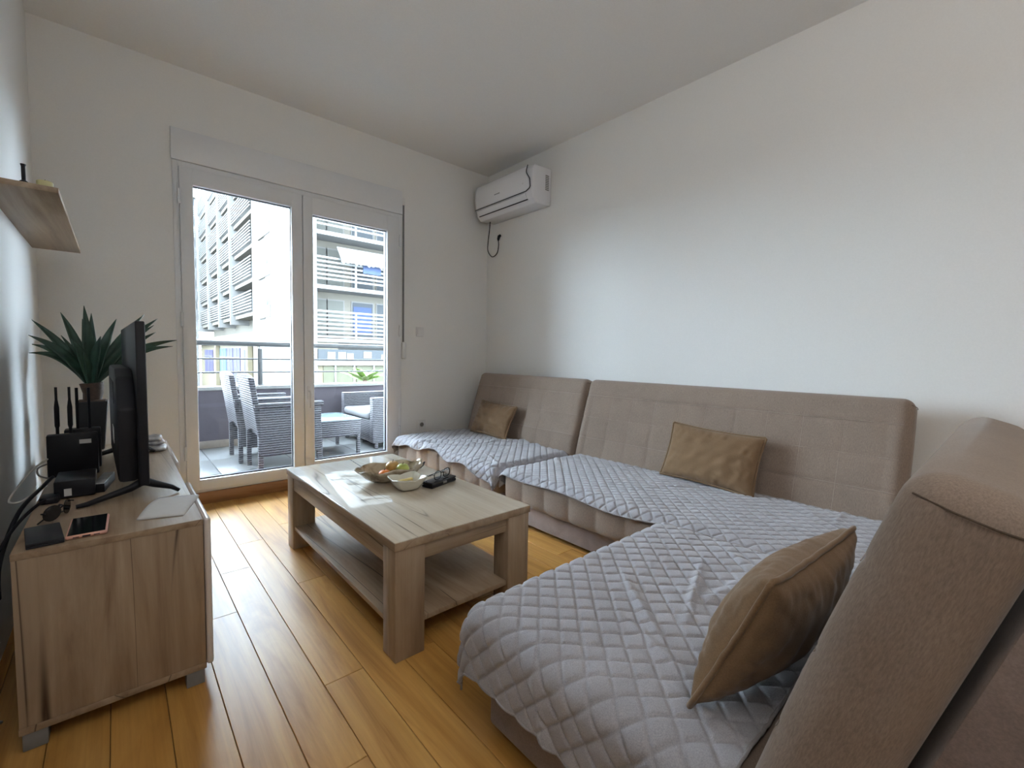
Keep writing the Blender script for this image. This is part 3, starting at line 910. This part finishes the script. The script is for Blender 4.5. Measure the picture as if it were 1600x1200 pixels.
quilt('quilted_cover', S3, 'grey quilted cover hanging over the end of the nearest sofa', 0.005, 1.125, f3, 0.68, -0.02, 0.978, 21, wr=0.007, rearw=0.004, extra=ex3, p=0.070, amp=0.0058)

# ------------------------------------------------------------------ cushions
def cushion(label, w_, h_, t_, mat4, seed):
    c = thing('cushion', (0, 0, 0), label, 'cushion', group='brown velvet cushions')
    c.matrix_world = mat4
    n, m = 60, 44
    u = np.linspace(-1, 1, n)[:, None] * np.ones((1, m)); v = np.ones((n, 1)) * np.linspace(-1, 1, m)[None, :]
    def outline(u, v):
        x = w_ / 2 * u * (1 - 0.05 * (1 - v ** 2)); z = h_ / 2 * v * (1 - 0.08 * (1 - u ** 2))
        return x, z
    x, z = outline(u, v)
    prof = (np.clip(1 - u ** 2, 0, 1) * np.clip(1 - v ** 2, 0, 1)) ** 0.42
    wr = vnoise(u * w_, v * h_, seed, 7, 5.0) * 0.008
    edge = np.clip(1 - np.minimum(1 - np.abs(u), 1 - np.abs(v)) / 0.45, 0, 1)
    pleat = 0.014 * edge * vnoise(u * w_ * 0.8, v * h_ * 0.8, seed + 2, 9, 13.0) * prof ** .6
    parts = []
    for sg in (-1, 1):
        y = sg * (t_ / 2 * prof + (wr * prof + pleat))
        parts.append(np.stack([x, y, z], -1))
    A_, B_ = parts
    P = np.concatenate([A_, B_[::-1]], 0)
    P = np.concatenate([P, P[:1]], 0)
    o = grid_obj('cover', P, M['pillow'], c)
    ring = [A_[i, 0] for i in range(n)] + [A_[n - 1, j] for j in range(m)] + [A_[i, m - 1] for i in range(n - 1, -1, -1)] + [A_[0, j] for j in range(m - 1, -1, -1)]
    rr = random.Random(seed)
    ring = [Vector(p) * 1.012 + Vector((0, rr.uniform(-.0015, .0015), 0)) for p in ring[::3]]
    B().tube(ring, 0.0055, 7, closed=True).done('piping', M['pillow'], c, smooth='all')
    return c
def place(cx, cy, cz, rz, lean, roll=0.0):
    return Matrix.Translation((cx, cy, cz)) @ Matrix.Rotation(rz, 4, 'Z') @ Matrix.Rotation(lean, 4, 'X') @ Matrix.Rotation(roll, 4, 'Y')
cushion('small brown velvet cushion on the far corner sofa', 0.47, 0.285, 0.11, place(2.362, 2.90, 0.472, -PI / 2, -0.42, 0.04), 5)
cushion('brown velvet cushion against the backrest of the long middle sofa', 0.49, 0.305, 0.11, place(2.360, 1.06, 0.485, -PI / 2 + 0.03, -0.36, 0.05), 8)
cushion('brown velvet cushion seen edge on, on the nearest sofa', 0.44, 0.31, 0.15, place(1.005, 0.295, 0.495, PI - 0.06, -0.42, -0.02), 13)

# ------------------------------------------------------------------ coffee table
TX0, TX1, TY0, TY1, TZ = 0.645, 1.240, 1.275, 2.480, 0.4035
ct = thing('coffee_table', ((TX0 + TX1) / 2, (TY0 + TY1) / 2, 0), 'grey oak coffee table with thick square legs and a lower shelf', 'table')
S = ct.location
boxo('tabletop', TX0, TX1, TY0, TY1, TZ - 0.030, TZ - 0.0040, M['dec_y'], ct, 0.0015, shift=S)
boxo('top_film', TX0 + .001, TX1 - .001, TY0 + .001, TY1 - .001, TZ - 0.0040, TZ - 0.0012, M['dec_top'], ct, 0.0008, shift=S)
LX, LY = 0.108, 0.088
for x0 in (TX0 + .004, TX1 - .004 - LX):
    for y0 in (TY0 + .004, TY1 - .004 - LY):
        boxo('leg', x0, x0 + LX, y0, y0 + LY, 0, TZ - .030, M['dec_z'], ct, 0.002, shift=S)
for x0 in (TX0 + .010, TX1 - .010 - .018):
    boxo('apron', x0, x0 + .018, TY0 + LY, TY1 - LY, TZ - .098, TZ - .030, M['dec_y'], ct, 0.001, shift=S)
for y0 in (TY0 + .018, TY1 - .018 - .018):
    boxo('apron', TX0 + LX, TX1 - LX, y0, y0 + .018, TZ - .088, TZ - .030, M['dec_x'], ct, 0.001, shift=S)
boxo('shelf', TX0 + .012, TX1 - .012, TY0 + .014, TY1 - .014, 0.100, 0.118, M['dec_y'], ct, 0.001, shift=S)
ZT = TZ - .0010

# leaf shaped bowl
lb = thing('leaf_bowl', (0.97, 1.965, ZT), 'large leaf shaped ceramic bowl holding fruit on the coffee table', 'bowl')
n, m = 49, 15
P = np.zeros((m, n, 3))
for i in range(m):
    rr = i / (m - 1)
    for j in range(n):
        a = 2 * PI * j / (n - 1)
        ca, sa = math.cos(a), math.sin(a)
        ex = 0.155 * (abs(ca) ** 0.9) * (1 if ca >= 0 else -1) * (1 + .03 * (1 if ca > 0 else 0))
        ey = 0.098 * (abs(sa) ** 1.0) * (1 if sa >= 0 else -1) * (1 - .15 * ca)
        wob = 1 + rr * 0.035 * math.sin(a * 9) + rr * .02 * math.sin(a * 17 + 1)
        k_ = 0.30 + 0.70 * rr ** 0.8 if i else 0.0
        P[i, j] = (ex * k_ * wob, ey * k_ * wob, 0.006 + 0.058 * rr ** 1.9 + rr * 0.006 * math.sin(a * 7 + .5) + rr ** 3 * 0.012 * max(0, ca) ** 6)
o = grid_obj('bowl_shell', P, M['leafbowl'], lb, 0.006, -1.0)
lb.rotation_euler = (0, 0, -0.10)
def fruit(name, label, cat, loc, r, mat, squash=0.9):
    t_ = thing(name, loc, label, cat)
    pr = []
    for i in range(15):
        th = PI * i / 14
        dip = 1 - 0.16 * math.exp(-(th / 0.35) ** 2)
        dip2 = 1 - 0.22 * math.exp(-((PI - th) / 0.4) ** 2)
        pr.append((max(0.0008, r * math.sin(th)), -r * squash * math.cos(th) * dip * dip2))
    B().lathe(pr, n=24).done('flesh', mat, t_, smooth='all')
    B().tube([(0, 0, r * .60), (.001, 0, r * .8), (.004, .001, r * 1.05)], .0016, 6).done('stem', M['stem'], t_, smooth=True)
    return t_
fruit('apple', 'pale green apple in the leaf shaped bowl', 'fruit', (1.025, 1.945, ZT + .046), .032, M['green'])
fruit('onion', 'round golden onion standing behind the green apple in the leaf bowl', 'vegetable', (1.0, 2.0, ZT + .050), .034, M['onion'])
fruit('tangerine', 'orange tangerine at the left in the leaf shaped bowl', 'fruit', (0.925, 1.93, ZT + .040), .028, M['orange'], .8)
# small black curved object of unknown kind, past the bowl's tip
hd = B().tube([(0, 0, .012), (.025, .004, .018), (.05, .006, .014), (.07, .012, .022), (.085, .016, .034)], [.008, .010, .010, .008, .004], 10).done('black_curved_object', M['black'], smooth='all')
hd.location = (1.13, 2.045, ZT - .002)
tag(hd, 'small black curved object lying beyond the tip of the leaf bowl', 'knife')
# square bowl with crackers
sq = thing('square_bowl', (0.957, 1.772, ZT), 'small cream square bowl with crackers in front of the leaf bowl', 'bowl', 0.02)
n = 41
prof = [(0.0, 0.004), (0.030, 0.004), (0.040, 0.006), (0.052, 0.022), (0.066, 0.046), (0.074, 0.058)]
P = np.zeros((len(prof) * 3 - 2, n, 3))
pr2 = []
for a_, b_ in zip(prof[:-1], prof[1:]):
    for q_ in range(3):
        pr2.append((a_[0] + (b_[0] - a_[0]) * q_ / 3, a_[1] + (b_[1] - a_[1]) * q_ / 3))
pr2.append(prof[-1])
for i, (r_, z_) in enumerate(pr2):
    for j in range(n):
        a = 2 * PI * j / (n - 1)
        c_, s_ = math.cos(a), math.sin(a)
        k_ = 1.0 / (abs(c_) ** 6 + abs(s_) ** 6) ** (1 / 6)
        P[i, j] = (r_ * k_ * c_, r_ * k_ * s_ * .93, z_ - 0.012 * (r_ / .074) ** 3 * (1 - abs(math.sin(2 * a)) ) * .8)
grid_obj('bowl_shell', P, M['cream'], sq, 0.005, 1.0)
for i in range(3):
    o = boxo('cracker', -.036, .036, -.009, .009, -.003, .003, M['cracker'], None, .002)
    o.location = (0.952 + .004 * i, 1.762 + .018 * i, ZT + .022 + .007 * i); o.rotation_euler = (0.12, 0.05 - .05 * i, 0.10 - .08 * i)
    tag(o, ['lowest of the pale cracker sticks in the square bowl', 'middle pale cracker stick in the square bowl', 'topmost pale cracker stick in the square bowl'][i], 'cracker', 'crackers in the square bowl')
# spectacle case and spectacles
cs = thing('spectacle_case', (1.115, 1.757, ZT), 'slim black spectacle case on the coffee table', 'case', 0.32)
boxo('lower_shell', -.088, .088, -.032, .032, 0, .014, M['black'], cs, .006, seg=3)
boxo('lid', -.088, .088, -.032, .032, .0145, .026, M['blackgloss'], cs, .006, seg=3)
boxo('clasp', -.012, .012, -.0345, -.031, .010, .020, M['metal'], cs, .001)
sp = thing('spectacles', (1.118, 1.758, ZT + .026), 'black framed spectacles lying on the spectacle case', 'glasses', 0.38)
for sx in (-1, 1):
    ring = []
    for k_ in range(24):
        a = 2 * PI * k_ / 24
        ring.append((sx * .034 + .026 * math.copysign(abs(math.cos(a)) ** .8, math.cos(a)), -.012, .023 + .019 * math.copysign(abs(math.sin(a)) ** .8, math.sin(a))))
    rm = B().tube(ring, .0022, 6, closed=True).done('rim', M['blackgloss'], sp, smooth='all')
    bl = B(); vs = [bl.bm.verts.new((p[0], p[1] - .0006, p[2])) for p in ring]; vs2 = [bl.bm.verts.new((p[0], p[1] + .0006, p[2])) for p in ring]
    bl.bm.faces.new(vs); bl.bm.faces.new(vs2[::-1])
    for k_ in range(24): bl.bm.faces.new((vs[k_], vs2[k_], vs2[(k_ + 1) % 24], vs[(k_ + 1) % 24]))
    bl.done('lens', M['lens'], rm)
    B().tube([(sx * .060, -.012, .030), (sx * .064, -.006, .030), (sx * .060, .03, .020), (sx * .045, .055, .006), (-sx * .002, .060 + .006 * sx, .003)], .0018, 6).done('temple', M['blackgloss'], sp, smooth='all')
B().tube([(-.009, -.012, .028), (0, -.014, .032), (.009, -.012, .028)], .002, 6).done('bridge', M['blackgloss'], sp, smooth='all')

# ------------------------------------------------------------------ television stand
CX0, CX1, CY0, CY1, CZ = -0.205, 0.180, 1.572, 3.14, 0.505
tvst = thing('tv_stand', (0, (CY0 + CY1) / 2, 0), 'long grey oak television stand with pale fronts along the left wall', 'tv stand')
S = tvst.location
boxo('top_board', CX0, CX1, CY0, CY1, CZ - .018, CZ, M['dec_y'], tvst, 0.0015, shift=S)
boxo('bottom_board', CX0, CX1, CY0, CY1, .045, .063, M['dec_y'], tvst, 0.0015, shift=S)
for y0 in (CY0 + .001, CY1 - .019):
    boxo('end_panel', CX0 + .001, CX1 - .001, y0, y0 + .018, .063, CZ - .018, M['dec_z'], tvst, 0.001, shift=S)
for y0 in (2.07, 2.46):
    boxo('divider', CX0 + .001, CX1 - .002, y0, y0 + .016, .063, CZ - .018, M['dec_z'], tvst, 0.001, shift=S)
boxo('back_board', CX0 + .002, CX0 + .008, CY0 + .02, CY1 - .02, .063, CZ - .018, M['white'], tvst, 0, shift=S)
for y0, y1 in ((CY0 + .002, 2.072), (2.468, CY1 - .002)):
    d_ = boxo('cupboard_door', CX1 + .001, CX1 + .019, y0, y1, .052, CZ - .001, M['front'], tvst, 0.008, shift=S, seg=4)
    boxo('handle', CX1 + .019, CX1 + .026, (y0 + y1) / 2 - .06, (y0 + y1) / 2 + .06, .42, .432, M['metal'], d_, 0.002, shift=S)
boxo('open_shelf', CX0 + .01, CX1 - .01, 2.086, 2.46, .27, .286, M['dec_y'], tvst, 0.001, shift=S)
for x0 in (CX0 + .005, CX1 - .05):
    for y0 in (CY0 + .004, CY1 - .06):
        boxo('foot', x0, x0 + .045, y0, y0 + .05, 0, .046, M['grey'], tvst, 0.002, shift=S)
ZS = CZ + .0006

# television
tv = thing('television', (0.045, 2.36, ZS), 'black flat television seen from its back edge on the stand', 'television', 0.030)
# local: screen normal +x, length along y
boxo('panel', -.012, .014, -.46, .46, .045, .590, M['black'], tv, .004)
boxo('screen', .0135, .0150, -.452, .452, .058, .582, M['blackgloss'], tv, 0)
b = B().prism([(-.40, .05), (.40, .05), (.40, .36), (.30, .43), (-.22, .43), (-.30, .40), (-.40, .30)], 'x', -.062, -.010, .012)
bc = b.done('back_housing', M['darkgrey'], tv, smooth=True)
for i in range(8):
    boxo('vent_slot', -.0635, -.0615, -.2 + i * .05, -.17 + i * .05, .30, .38, M['black'], bc, 0)
boxo('label_sticker', -.0635, -.0618, -.10, .02, .14, .20, M['white'], bc, 0)
for yy in (-.45 + .02, .40):
    ft = B()
    ft.tube([(0, yy, .055), (-.035, yy, .036), (-.14, yy - .012, .008), (-.165, yy - .014, .006)], [.014, .012, .008, .006], 8)
    ft.tube([(0, yy, .055), (.03, yy, .040), (.075, yy - .005, .022), (.095, yy - .006, .007)], [.014, .012, .008, .006], 8)
    ft.done('foot', M['black'], tv, smooth='all')

# succulent
po = thing('potted_succulent', (-0.095, 3.02, ZS), 'dark spiky succulent in a square black pot behind the television', 'plant')
b = B()
b2 = bmesh.new()
bmesh.ops.create_cube(b2, size=1.0)
for v in b2.verts:
    s_ = .118 if v.co.z > 0 else .080
    v.co = Vector((v.co.x * s_, v.co.y * s_, (v.co.z + .5) * .242))
bmesh.ops.bevel(b2, geom=list(b2.edges), offset=.006, segments=2, profile=.5, affect='EDGES')
b._merge(b2)
b.done('pot', M['pot'], po, smooth=True)
boxo('soil', -.05, .05, -.05, .05, .236, .246, M['trunk'], po, .003)
B().tube([(0, 0, .24), (.005, 0, .28), (.0, 0, .33)], [.034, .038, .045], 12).done('trunk', M['trunk'], po, smooth=True)
def blade(dx, dz, dy, width, sag, name='leaf'):
    """leaf from the crown to a tip at (dx,dy,dz) relative to crown"""
    n = 14
    base = np.array([0, 0, .32])
    tip = base + np.array([dx, dy, dz])
    P = np.zeros((n, 5, 3))
    dirv = tip - base
    hz = np.array([-dirv[1], dirv[0], 0.0])
    if np.linalg.norm(hz) < .02: hz = np.array([1.0, .2, 0])
    ln = np.linalg.norm(dirv)
    view = np.array([0.05, 1.0, 0])
    sd = np.cross(dirv / ln, np.array([0, 1.0, 0])); 
    if np.linalg.norm(sd) < .2: sd = np.array([1.0, 0, 0])
    sd = sd / np.linalg.norm(sd)
    sd = sd * .85 + hz / np.linalg.norm(hz) * .5; sd /= np.linalg.norm(sd)
    nrm = np.cross(dirv / ln, sd)
    for j in range(n):
        t_ = j / (n - 1)
        c_ = base + dirv * t_ + np.array([0, 0, sag * math.sin(PI * t_) - .03 * (t_ ** 3) * 0])
        w_ = 1.2 * width * (0.62 + 0.9 * t_ * (1 - t_)) * (1 - t_ ** 2.4) ** .9 + .0004
        for k_ in range(5):
            q_ = (k_ - 2) / 2
            P[j, k_] = c_ + sd * w_ * q_ + nrm * w_ * .35 * (q_ * q_)
    return grid_obj(name, P, M['leaf'], po, 0.0035, 0.0)
#  tips measured relative to the crown at (-.095,3.02,.83)
for (tx, tz, ty, wd, sg) in ((-.198, .31, .06, .022, .03), (-.165, .26, .14, .020, .02), (-.20, .235, -.05, .024, .04), (-.205, .195, .10, .024, .045), (-.205, .155, -.02, .022, .05), (-.105, .355, .12, .022, .03), (-.10, .24, .02, .016, .02), (-.015, .385, -.02, .030, .0), (.005, .36, .14, .024, .0), (-.03, .33, .16, .018, .01),
                              (.215, .37, .16, .022, .03), (.27, .35, .12, .024, .03), (.25, .31, .06, .022, .03), (.26, .275, .10, .022, .03), (.35, .235, .10, .024, .05), (.33, .20, .08, .022, .05), (.10, .33, .0, .026, .02), (-.12, .12, .1, .022, .03), (.08, .25, .2, .024, .02), (-.07, .28, .18, .022, .02), (.12, .15, .16, .024, .04), (-.06, .22, -.06, .026, .03), (.04, .24, -.04, .026, .02)):
    blade(tx, tz, ty, wd, sg)

# router with aerials
ro = thing('router', (-0.135, 2.42, ZS), 'black upright router with two aerials on the television stand', 'router', 0.02)
boxo('body', -.072, .072, -.02, .02, .004, .168, M['black'], ro, .006)
boxo('stand', -.05, .05, -.04, .04, 0, .008, M['black'], ro, .002)
boxo('label', .018, .052, -.0212, -.0198, .128, .144, M['white'], ro, 0)
for x in (-.042, -.006):
    B().tube([(x, .012, .165), (x, .012, .19), (x, .012, .20), (x, .012, .27), (x, .012, .30), (x, .012, .348)], [.005, .005, .0075, .0075, .004, .004], 10).done('aerial', M['black'], ro, smooth=True)
b3 = thing('second_router', (-0.108, 2.58, ZS), 'black router with thin aerials between the plant pot and the television', 'router')
boxo('body', -.06, .05, -.03, .03, 0, .165, M['black'], b3, .005)
for x in (-.02, .016):
    B().tube([(x, 0, .16), (x, 0, .335)], .005, 8).done('aerial', M['black'], b3, smooth=True)
# set top boxes in front of the router
bx = thing('set_top_box', (-0.115, 2.14, ZS), 'black box with a white sticker in front of the router', 'set top box', 0.0)
boxo('casing', -.05, .05, -.085, .085, .003, .060, M['black'], bx, .004)
boxo('sticker', -.026, -.008, -.0865, -.0845, .010, .034, M['paper'], bx, 0)
for sx in (-.04, .03):
    boxo('foot', sx, sx + .012, -.07, .07, 0, .004, M['black'], bx, 0)
b4 = thing('streak_box', (-0.045, 2.17, ZS), 'slim box with a silver plate imitating a reflection streak, beside the television foot', 'set top box', -0.15)
boxo('casing', -.016, .016, -.09, .09, 0, .030, M['black'], b4, .002)
boxo('streak_plate', -.0155, .0155, -.089, .089, .0302, .033, M['foil'], b4, .001)  # silver plate stands in for the streak of light reflected off the box
ad = thing('power_adapter', (-0.172, 2.045, ZS), 'small black power adapter beside the black box with a sticker', 'adapter', -0.05)
boxo('casing', -.022, .022, -.03, .03, 0, .022, M['black'], ad, .004)
boxo('socket_rim', -.012, .012, -.0325, -.0295, .005, .017, M['darkgrey'], ad, .001)
# cables
def cable(name, pts, r, mat, label):
    # smooth through points
    P = [Vector(p) for p in pts]
    out = []
    for i in range(len(P) - 1):
        p0, p1, p2, p3 = P[max(i - 1, 0)], P[i], P[i + 1], P[min(i + 2, len(P) - 1)]
        for k_ in range(6):
            t_ = k_ / 6
            out.append(0.5 * ((2 * p1) + (-p0 + p2) * t_ + (2 * p0 - 5 * p1 + 4 * p2 - p3) * t_ ** 2 + (-p0 + 3 * p1 - 3 * p2 + p3) * t_ ** 3))
    out.append(P[-1])
    o = B().tube(out, r, 7).done(name, mat, smooth='all')
    return tag(o, label, 'cable', 'cables behind the television stand')
cable('white_cable', [(-.205, 2.40, .585), (-.235, 2.33, .565), (-.262, 2.2, .530), (-.268, 2.1, .512), (-.24, 2.08, .512), (-.215, 2.14, .520), (-.20, 2.27, .513)], .0035, M['cable_w'], 'white cable looping out left of the router')
cable('grey_cable', [(-.205, 2.44, .560), (-.232, 2.42, .55), (-.228, 2.40, .525), (-.195, 2.38, .512)], .003, M['grey'], 'thin grey cable dropping from the left of the router')
cable('black_cable', [(-.185, 2.30, .535), (-.20, 2.18, .530), (-.235, 2.02, .50), (-.258, 1.93, .43), (-.262, 1.84, .38), (-.25, 1.74, .34)], .006, M['black'], 'thick black cable bending over the edge of the television stand')
cable('black_cable', [(-.15, 2.07, .515), (-.19, 2.0, .518), (-.235, 1.9, .48), (-.262, 1.8, .42), (-.262, 1.72, .33), (-.25, 1.66, .22)], .0045, M['black'], 'black cable hanging down behind the near end of the stand')
cable('grey_cable', [(-.25, 1.70, .32), (-.268, 1.66, .25), (-.275, 1.62, .16), (-.262, 1.60, .09), (-.245, 1.66, .05)], .0045, M['grey'], 'grey cable loop hanging low by the left wall')
# phone
ph = thing('smartphone', (-0.070, 1.682, ZS), 'smartphone in a pink case lying on the near end of the stand', 'phone', -0.02)
boxo('case', -.041, .041, -.083, .083, 0, .0105, M['pink'], ph, .005, seg=3)
boxo('screen', -.0365, .0365, -.0785, .0785, .0104, .0112, M['blackgloss'], ph, 0)
boxo('port', -.008, .008, -.0838, -.0825, .003, .007, M['black'], ph, 0)
for sx in (-.026, .014):
    boxo('speaker_slot', sx, sx + .012, -.0838, -.0825, .004, .006, M['black'], ph, 0)
# wallet
wl = thing('wallet', (-0.155, 1.665, ZS), 'dark grey wallet at the near left corner of the stand', 'wallet', 0.12)
boxo('lower_flap', -.034, .034, -.078, .078, 0, .006, M['darkgrey'], wl, .002)
boxo('upper_flap', -.034, .034, -.078, .078, .0065, .013, M['darkgrey'], wl, .002)
# sunglasses, folded, on edge
sg = thing('sunglasses', (-0.135, 1.83, ZS), 'folded black sunglasses behind the wallet', 'glasses', 1.15)
for sx in (-1, 1):
    b = B(); ring = []
    for k_ in range(20):
        a = 2 * PI * k_ / 20
        ring.append((sx * .033 + .027 * math.cos(a), .006 * math.cos(a * 1) * sx, .026 + .022 * math.sin(a)))
    vs = [b.bm.verts.new(p) for p in ring]; vs2 = [b.bm.verts.new((p[0], p[1] + .002, p[2])) for p in ring]
    b.bm.faces.new(vs); b.bm.faces.new(vs2[::-1])
    for k_ in range(20): b.bm.faces.new((vs[k_], vs2[k_], vs2[(k_ + 1) % 20], vs[(k_ + 1) % 20]))
    b.done('lens', M['blackgloss'], sg)
    B().tube([(sx * .062, 0, .034), (sx * .064, .008, .034), (sx * .045, .012 + .004 * sx, .024), (-sx * .02, .016 + .004 * sx, .012), (-sx * .055, .022, .004)], .0022, 6).done('temple', M['black'], sg, smooth='all')
B().tube([(-.008, 0, .036), (0, .001, .040), (.008, 0, .036)], .003, 6).done('bridge', M['black'], sg, smooth='all')
# folded paper
pp = thing('folded_paper', (0.115, 1.755, ZS), 'folded white paper at the front edge of the stand', 'paper', -0.30)
P = np.zeros((12, 12, 3))
for i in range(12):
    for j in range(12):
        u_, v_ = i / 11, j / 11
        P[i, j] = (-.056 + .112 * u_ , -.105 + .21 * v_, .003 + .009 * math.sin(PI * (1 - v_)) * (1 - u_) + .002 * v_)
grid_obj('upper_leaf', P, M['paper'], pp, .0008)
P2 = P.copy(); P2[..., 2] = .001; P2[..., 0] += .002
grid_obj('lower_leaf', P2, M['paper'], pp, .0008)
# packets behind the television
rg = random.Random(3)
for i, (x, y, z, sx, sy, lab) in enumerate(((.128, 2.82, .012, .045, .05, 'lowest crumpled silver packet right of the television'), (.132, 2.87, .036, .04, .055, 'middle crumpled silver packet right of the television'), (.120, 2.85, .058, .04, .045, 'topmost crumpled silver packet right of the television'))):
    o = padbox('snack_packet', sx * 2, sy * 2, .024, .011, .012, lambda q, n: .004 * math.sin(q.x * 140 + i * 2) * math.sin(q.y * 120 + i), M['foil'], None, (x - sx, y - sy, ZS + z - .012), (0, 0, rg.uniform(-.2, .2)))
    tag(o, lab, 'packet', 'silver packets on the television stand')

# ------------------------------------------------------------------ wall shelf
sh = thing('wall_shelf', (XL, 2.72, 1.51), 'grey oak wall shelf on the left wall above the television', 'shelf')
boxo('board', 0.0, .178, -.60, .62, 0, .018, M['dec_y'], sh, .0015)
o = thing('shelf_figurine', (XL + .098, 2.145, 1.5285), 'small black upright object on the wall shelf', 'ornament')
B().lathe([(.010, 0), (.010, .006), (.005, .010), (.005, .052), (.007, .060)], n=14).done('stem', M['black'], o, smooth=True)
o = thing('tea_light', (XL + .145, 2.145, 1.5285), 'pale yellow round candle at the corner of the wall shelf', 'candle')
B().lathe([(.019, 0), (.020, .002), (.020, .016), (.018, .018)], n=24).done('wax', M['candle'], o, smooth=True)
B().tube([(0, 0, .017), (.001, 0, .024)], .0012, 6).done('wick', M['black'], o)

# ------------------------------------------------------------------ air conditioner
ac = thing('air_conditioner', (XR, 3.0, 2.20), 'white split air conditioner high on the right wall', 'air conditioner')
S = ac.location
AY0, AY1 = 2.645, 3.385
prof = [(XR, 2.255), (XR - .17, 2.245), (XR - .205, 2.275), (XR - .222, 2.335), (XR - .212, 2.51), (XR - .19, 2.545), (XR, 2.555)]
B().prism(prof, 'y', AY0, AY1, .010, 3).done('casing', M['acwhite'], ac, smooth=True, shift=S)
# curved glossy front panel (stops short of the near end with a wavy edge)
n, m = 30, 18
P = np.zeros((n, m, 3))
for i in range(n):
    for j in range(m):
        v_ = j / (m - 1)
        z_ = 2.335 + .205 * v_
        _k = min(1, max(0, (v_ - .35) / .4)); near = AY0 + .006 + .045 * _k * _k * (3 - 2 * _k)
        if v_ < .12: near += .05 * (1 - v_ / .12) ** 2
        y_ = near + (AY1 - .006 - near) * i / (n - 1)
        x_ = XR - .228 - .010 * math.sin(PI * v_) + .030 * max(0, v_ - .8) ** 1.0 * 1.2
        P[i, j] = (x_, y_, z_)
P -= np.array(S)
fp = grid_obj('front_panel', P, M['acwhite'], ac, .006, 1.0)
edge = [tuple(P[i, 0] + np.array([-.005, 0, -.002])) for i in range(n - 1, -1, -1)] + [tuple(P[0, j] + np.array([-.005, -.002, 0])) for j in range(m)]
B().tube(edge, .0036, 6).done('dark_trim', M['black'], fp, smooth='all')
B().box(XR - .213, XR - .205, AY0 + .06, AY1 - .04, 2.272, 2.278).done('vent_gap', M['black'], ac, shift=S)
B().prism([(XR - .228, 2.322), (XR - .224, 2.327), (XR - .205, 2.284), (XR - .209, 2.280)], 'y', AY0 + .07, AY1 - .03).done('flap', M['acwhite'], ac, shift=S)
for i in range(9):
    boxo('side_vent', XR - .070, XR - .030, AY0 - .002, AY0 + .002, 2.37 + i * .014, 2.378 + i * .014, M['grey'], ac, 0, shift=S)
boxo('badge', XR - .2395, XR - .2360, 3.03, 3.10, 2.400, 2.407, M['grey'], ac, 0, shift=S)
boxo('indicator', XR - .2395, XR - .2360, 2.735, 2.743, 2.398, 2.406, M['paper'], ac, 0, shift=S)
pc = thing('plug_cable', (XR, 3.33, 2.1), 'black cable with a plug looping below the air conditioner', 'cable')
pts = [(XR - .10, 3.325, 2.25), (XR - .05, 3.40, 2.18), (XR - .02, 3.455, 2.10), (XR - .012, 3.465, 2.02), (XR - .012, 3.40, 1.955), (XR - .014, 3.325, 1.975), (XR - .02, 3.295, 2.04), (XR - .026, 3.293, 2.09)]
PP = [Vector(p) for p in pts]; out = []
for i in range(len(PP) - 1):
    p0, p1, p2, p3 = PP[max(i - 1, 0)], PP[i], PP[i + 1], PP[min(i + 2, len(PP) - 1)]
    for k_ in range(6):
        t_ = k_ / 6
        out.append(0.5 * ((2 * p1) + (-p0 + p2) * t_ + (2 * p0 - 5 * p1 + 4 * p2 - p3) * t_ ** 2 + (-p0 + 3 * p1 - 3 * p2 + p3) * t_ ** 3))
out.append(PP[-1])
B().tube(out, .0042, 7).done('cord', M['black'], pc, smooth='all', shift=pc.location)
B().tube([(XR - .026, 3.293, 2.085), (XR - .028, 3.290, 2.10), (XR - .024, 3.285, 2.125), (XR - .010, 3.283, 2.135)], [.007, .012, .014, .012], 10).done('plug', M['black'], pc, smooth='all', shift=pc.location)

bpy.context.view_layer.update()
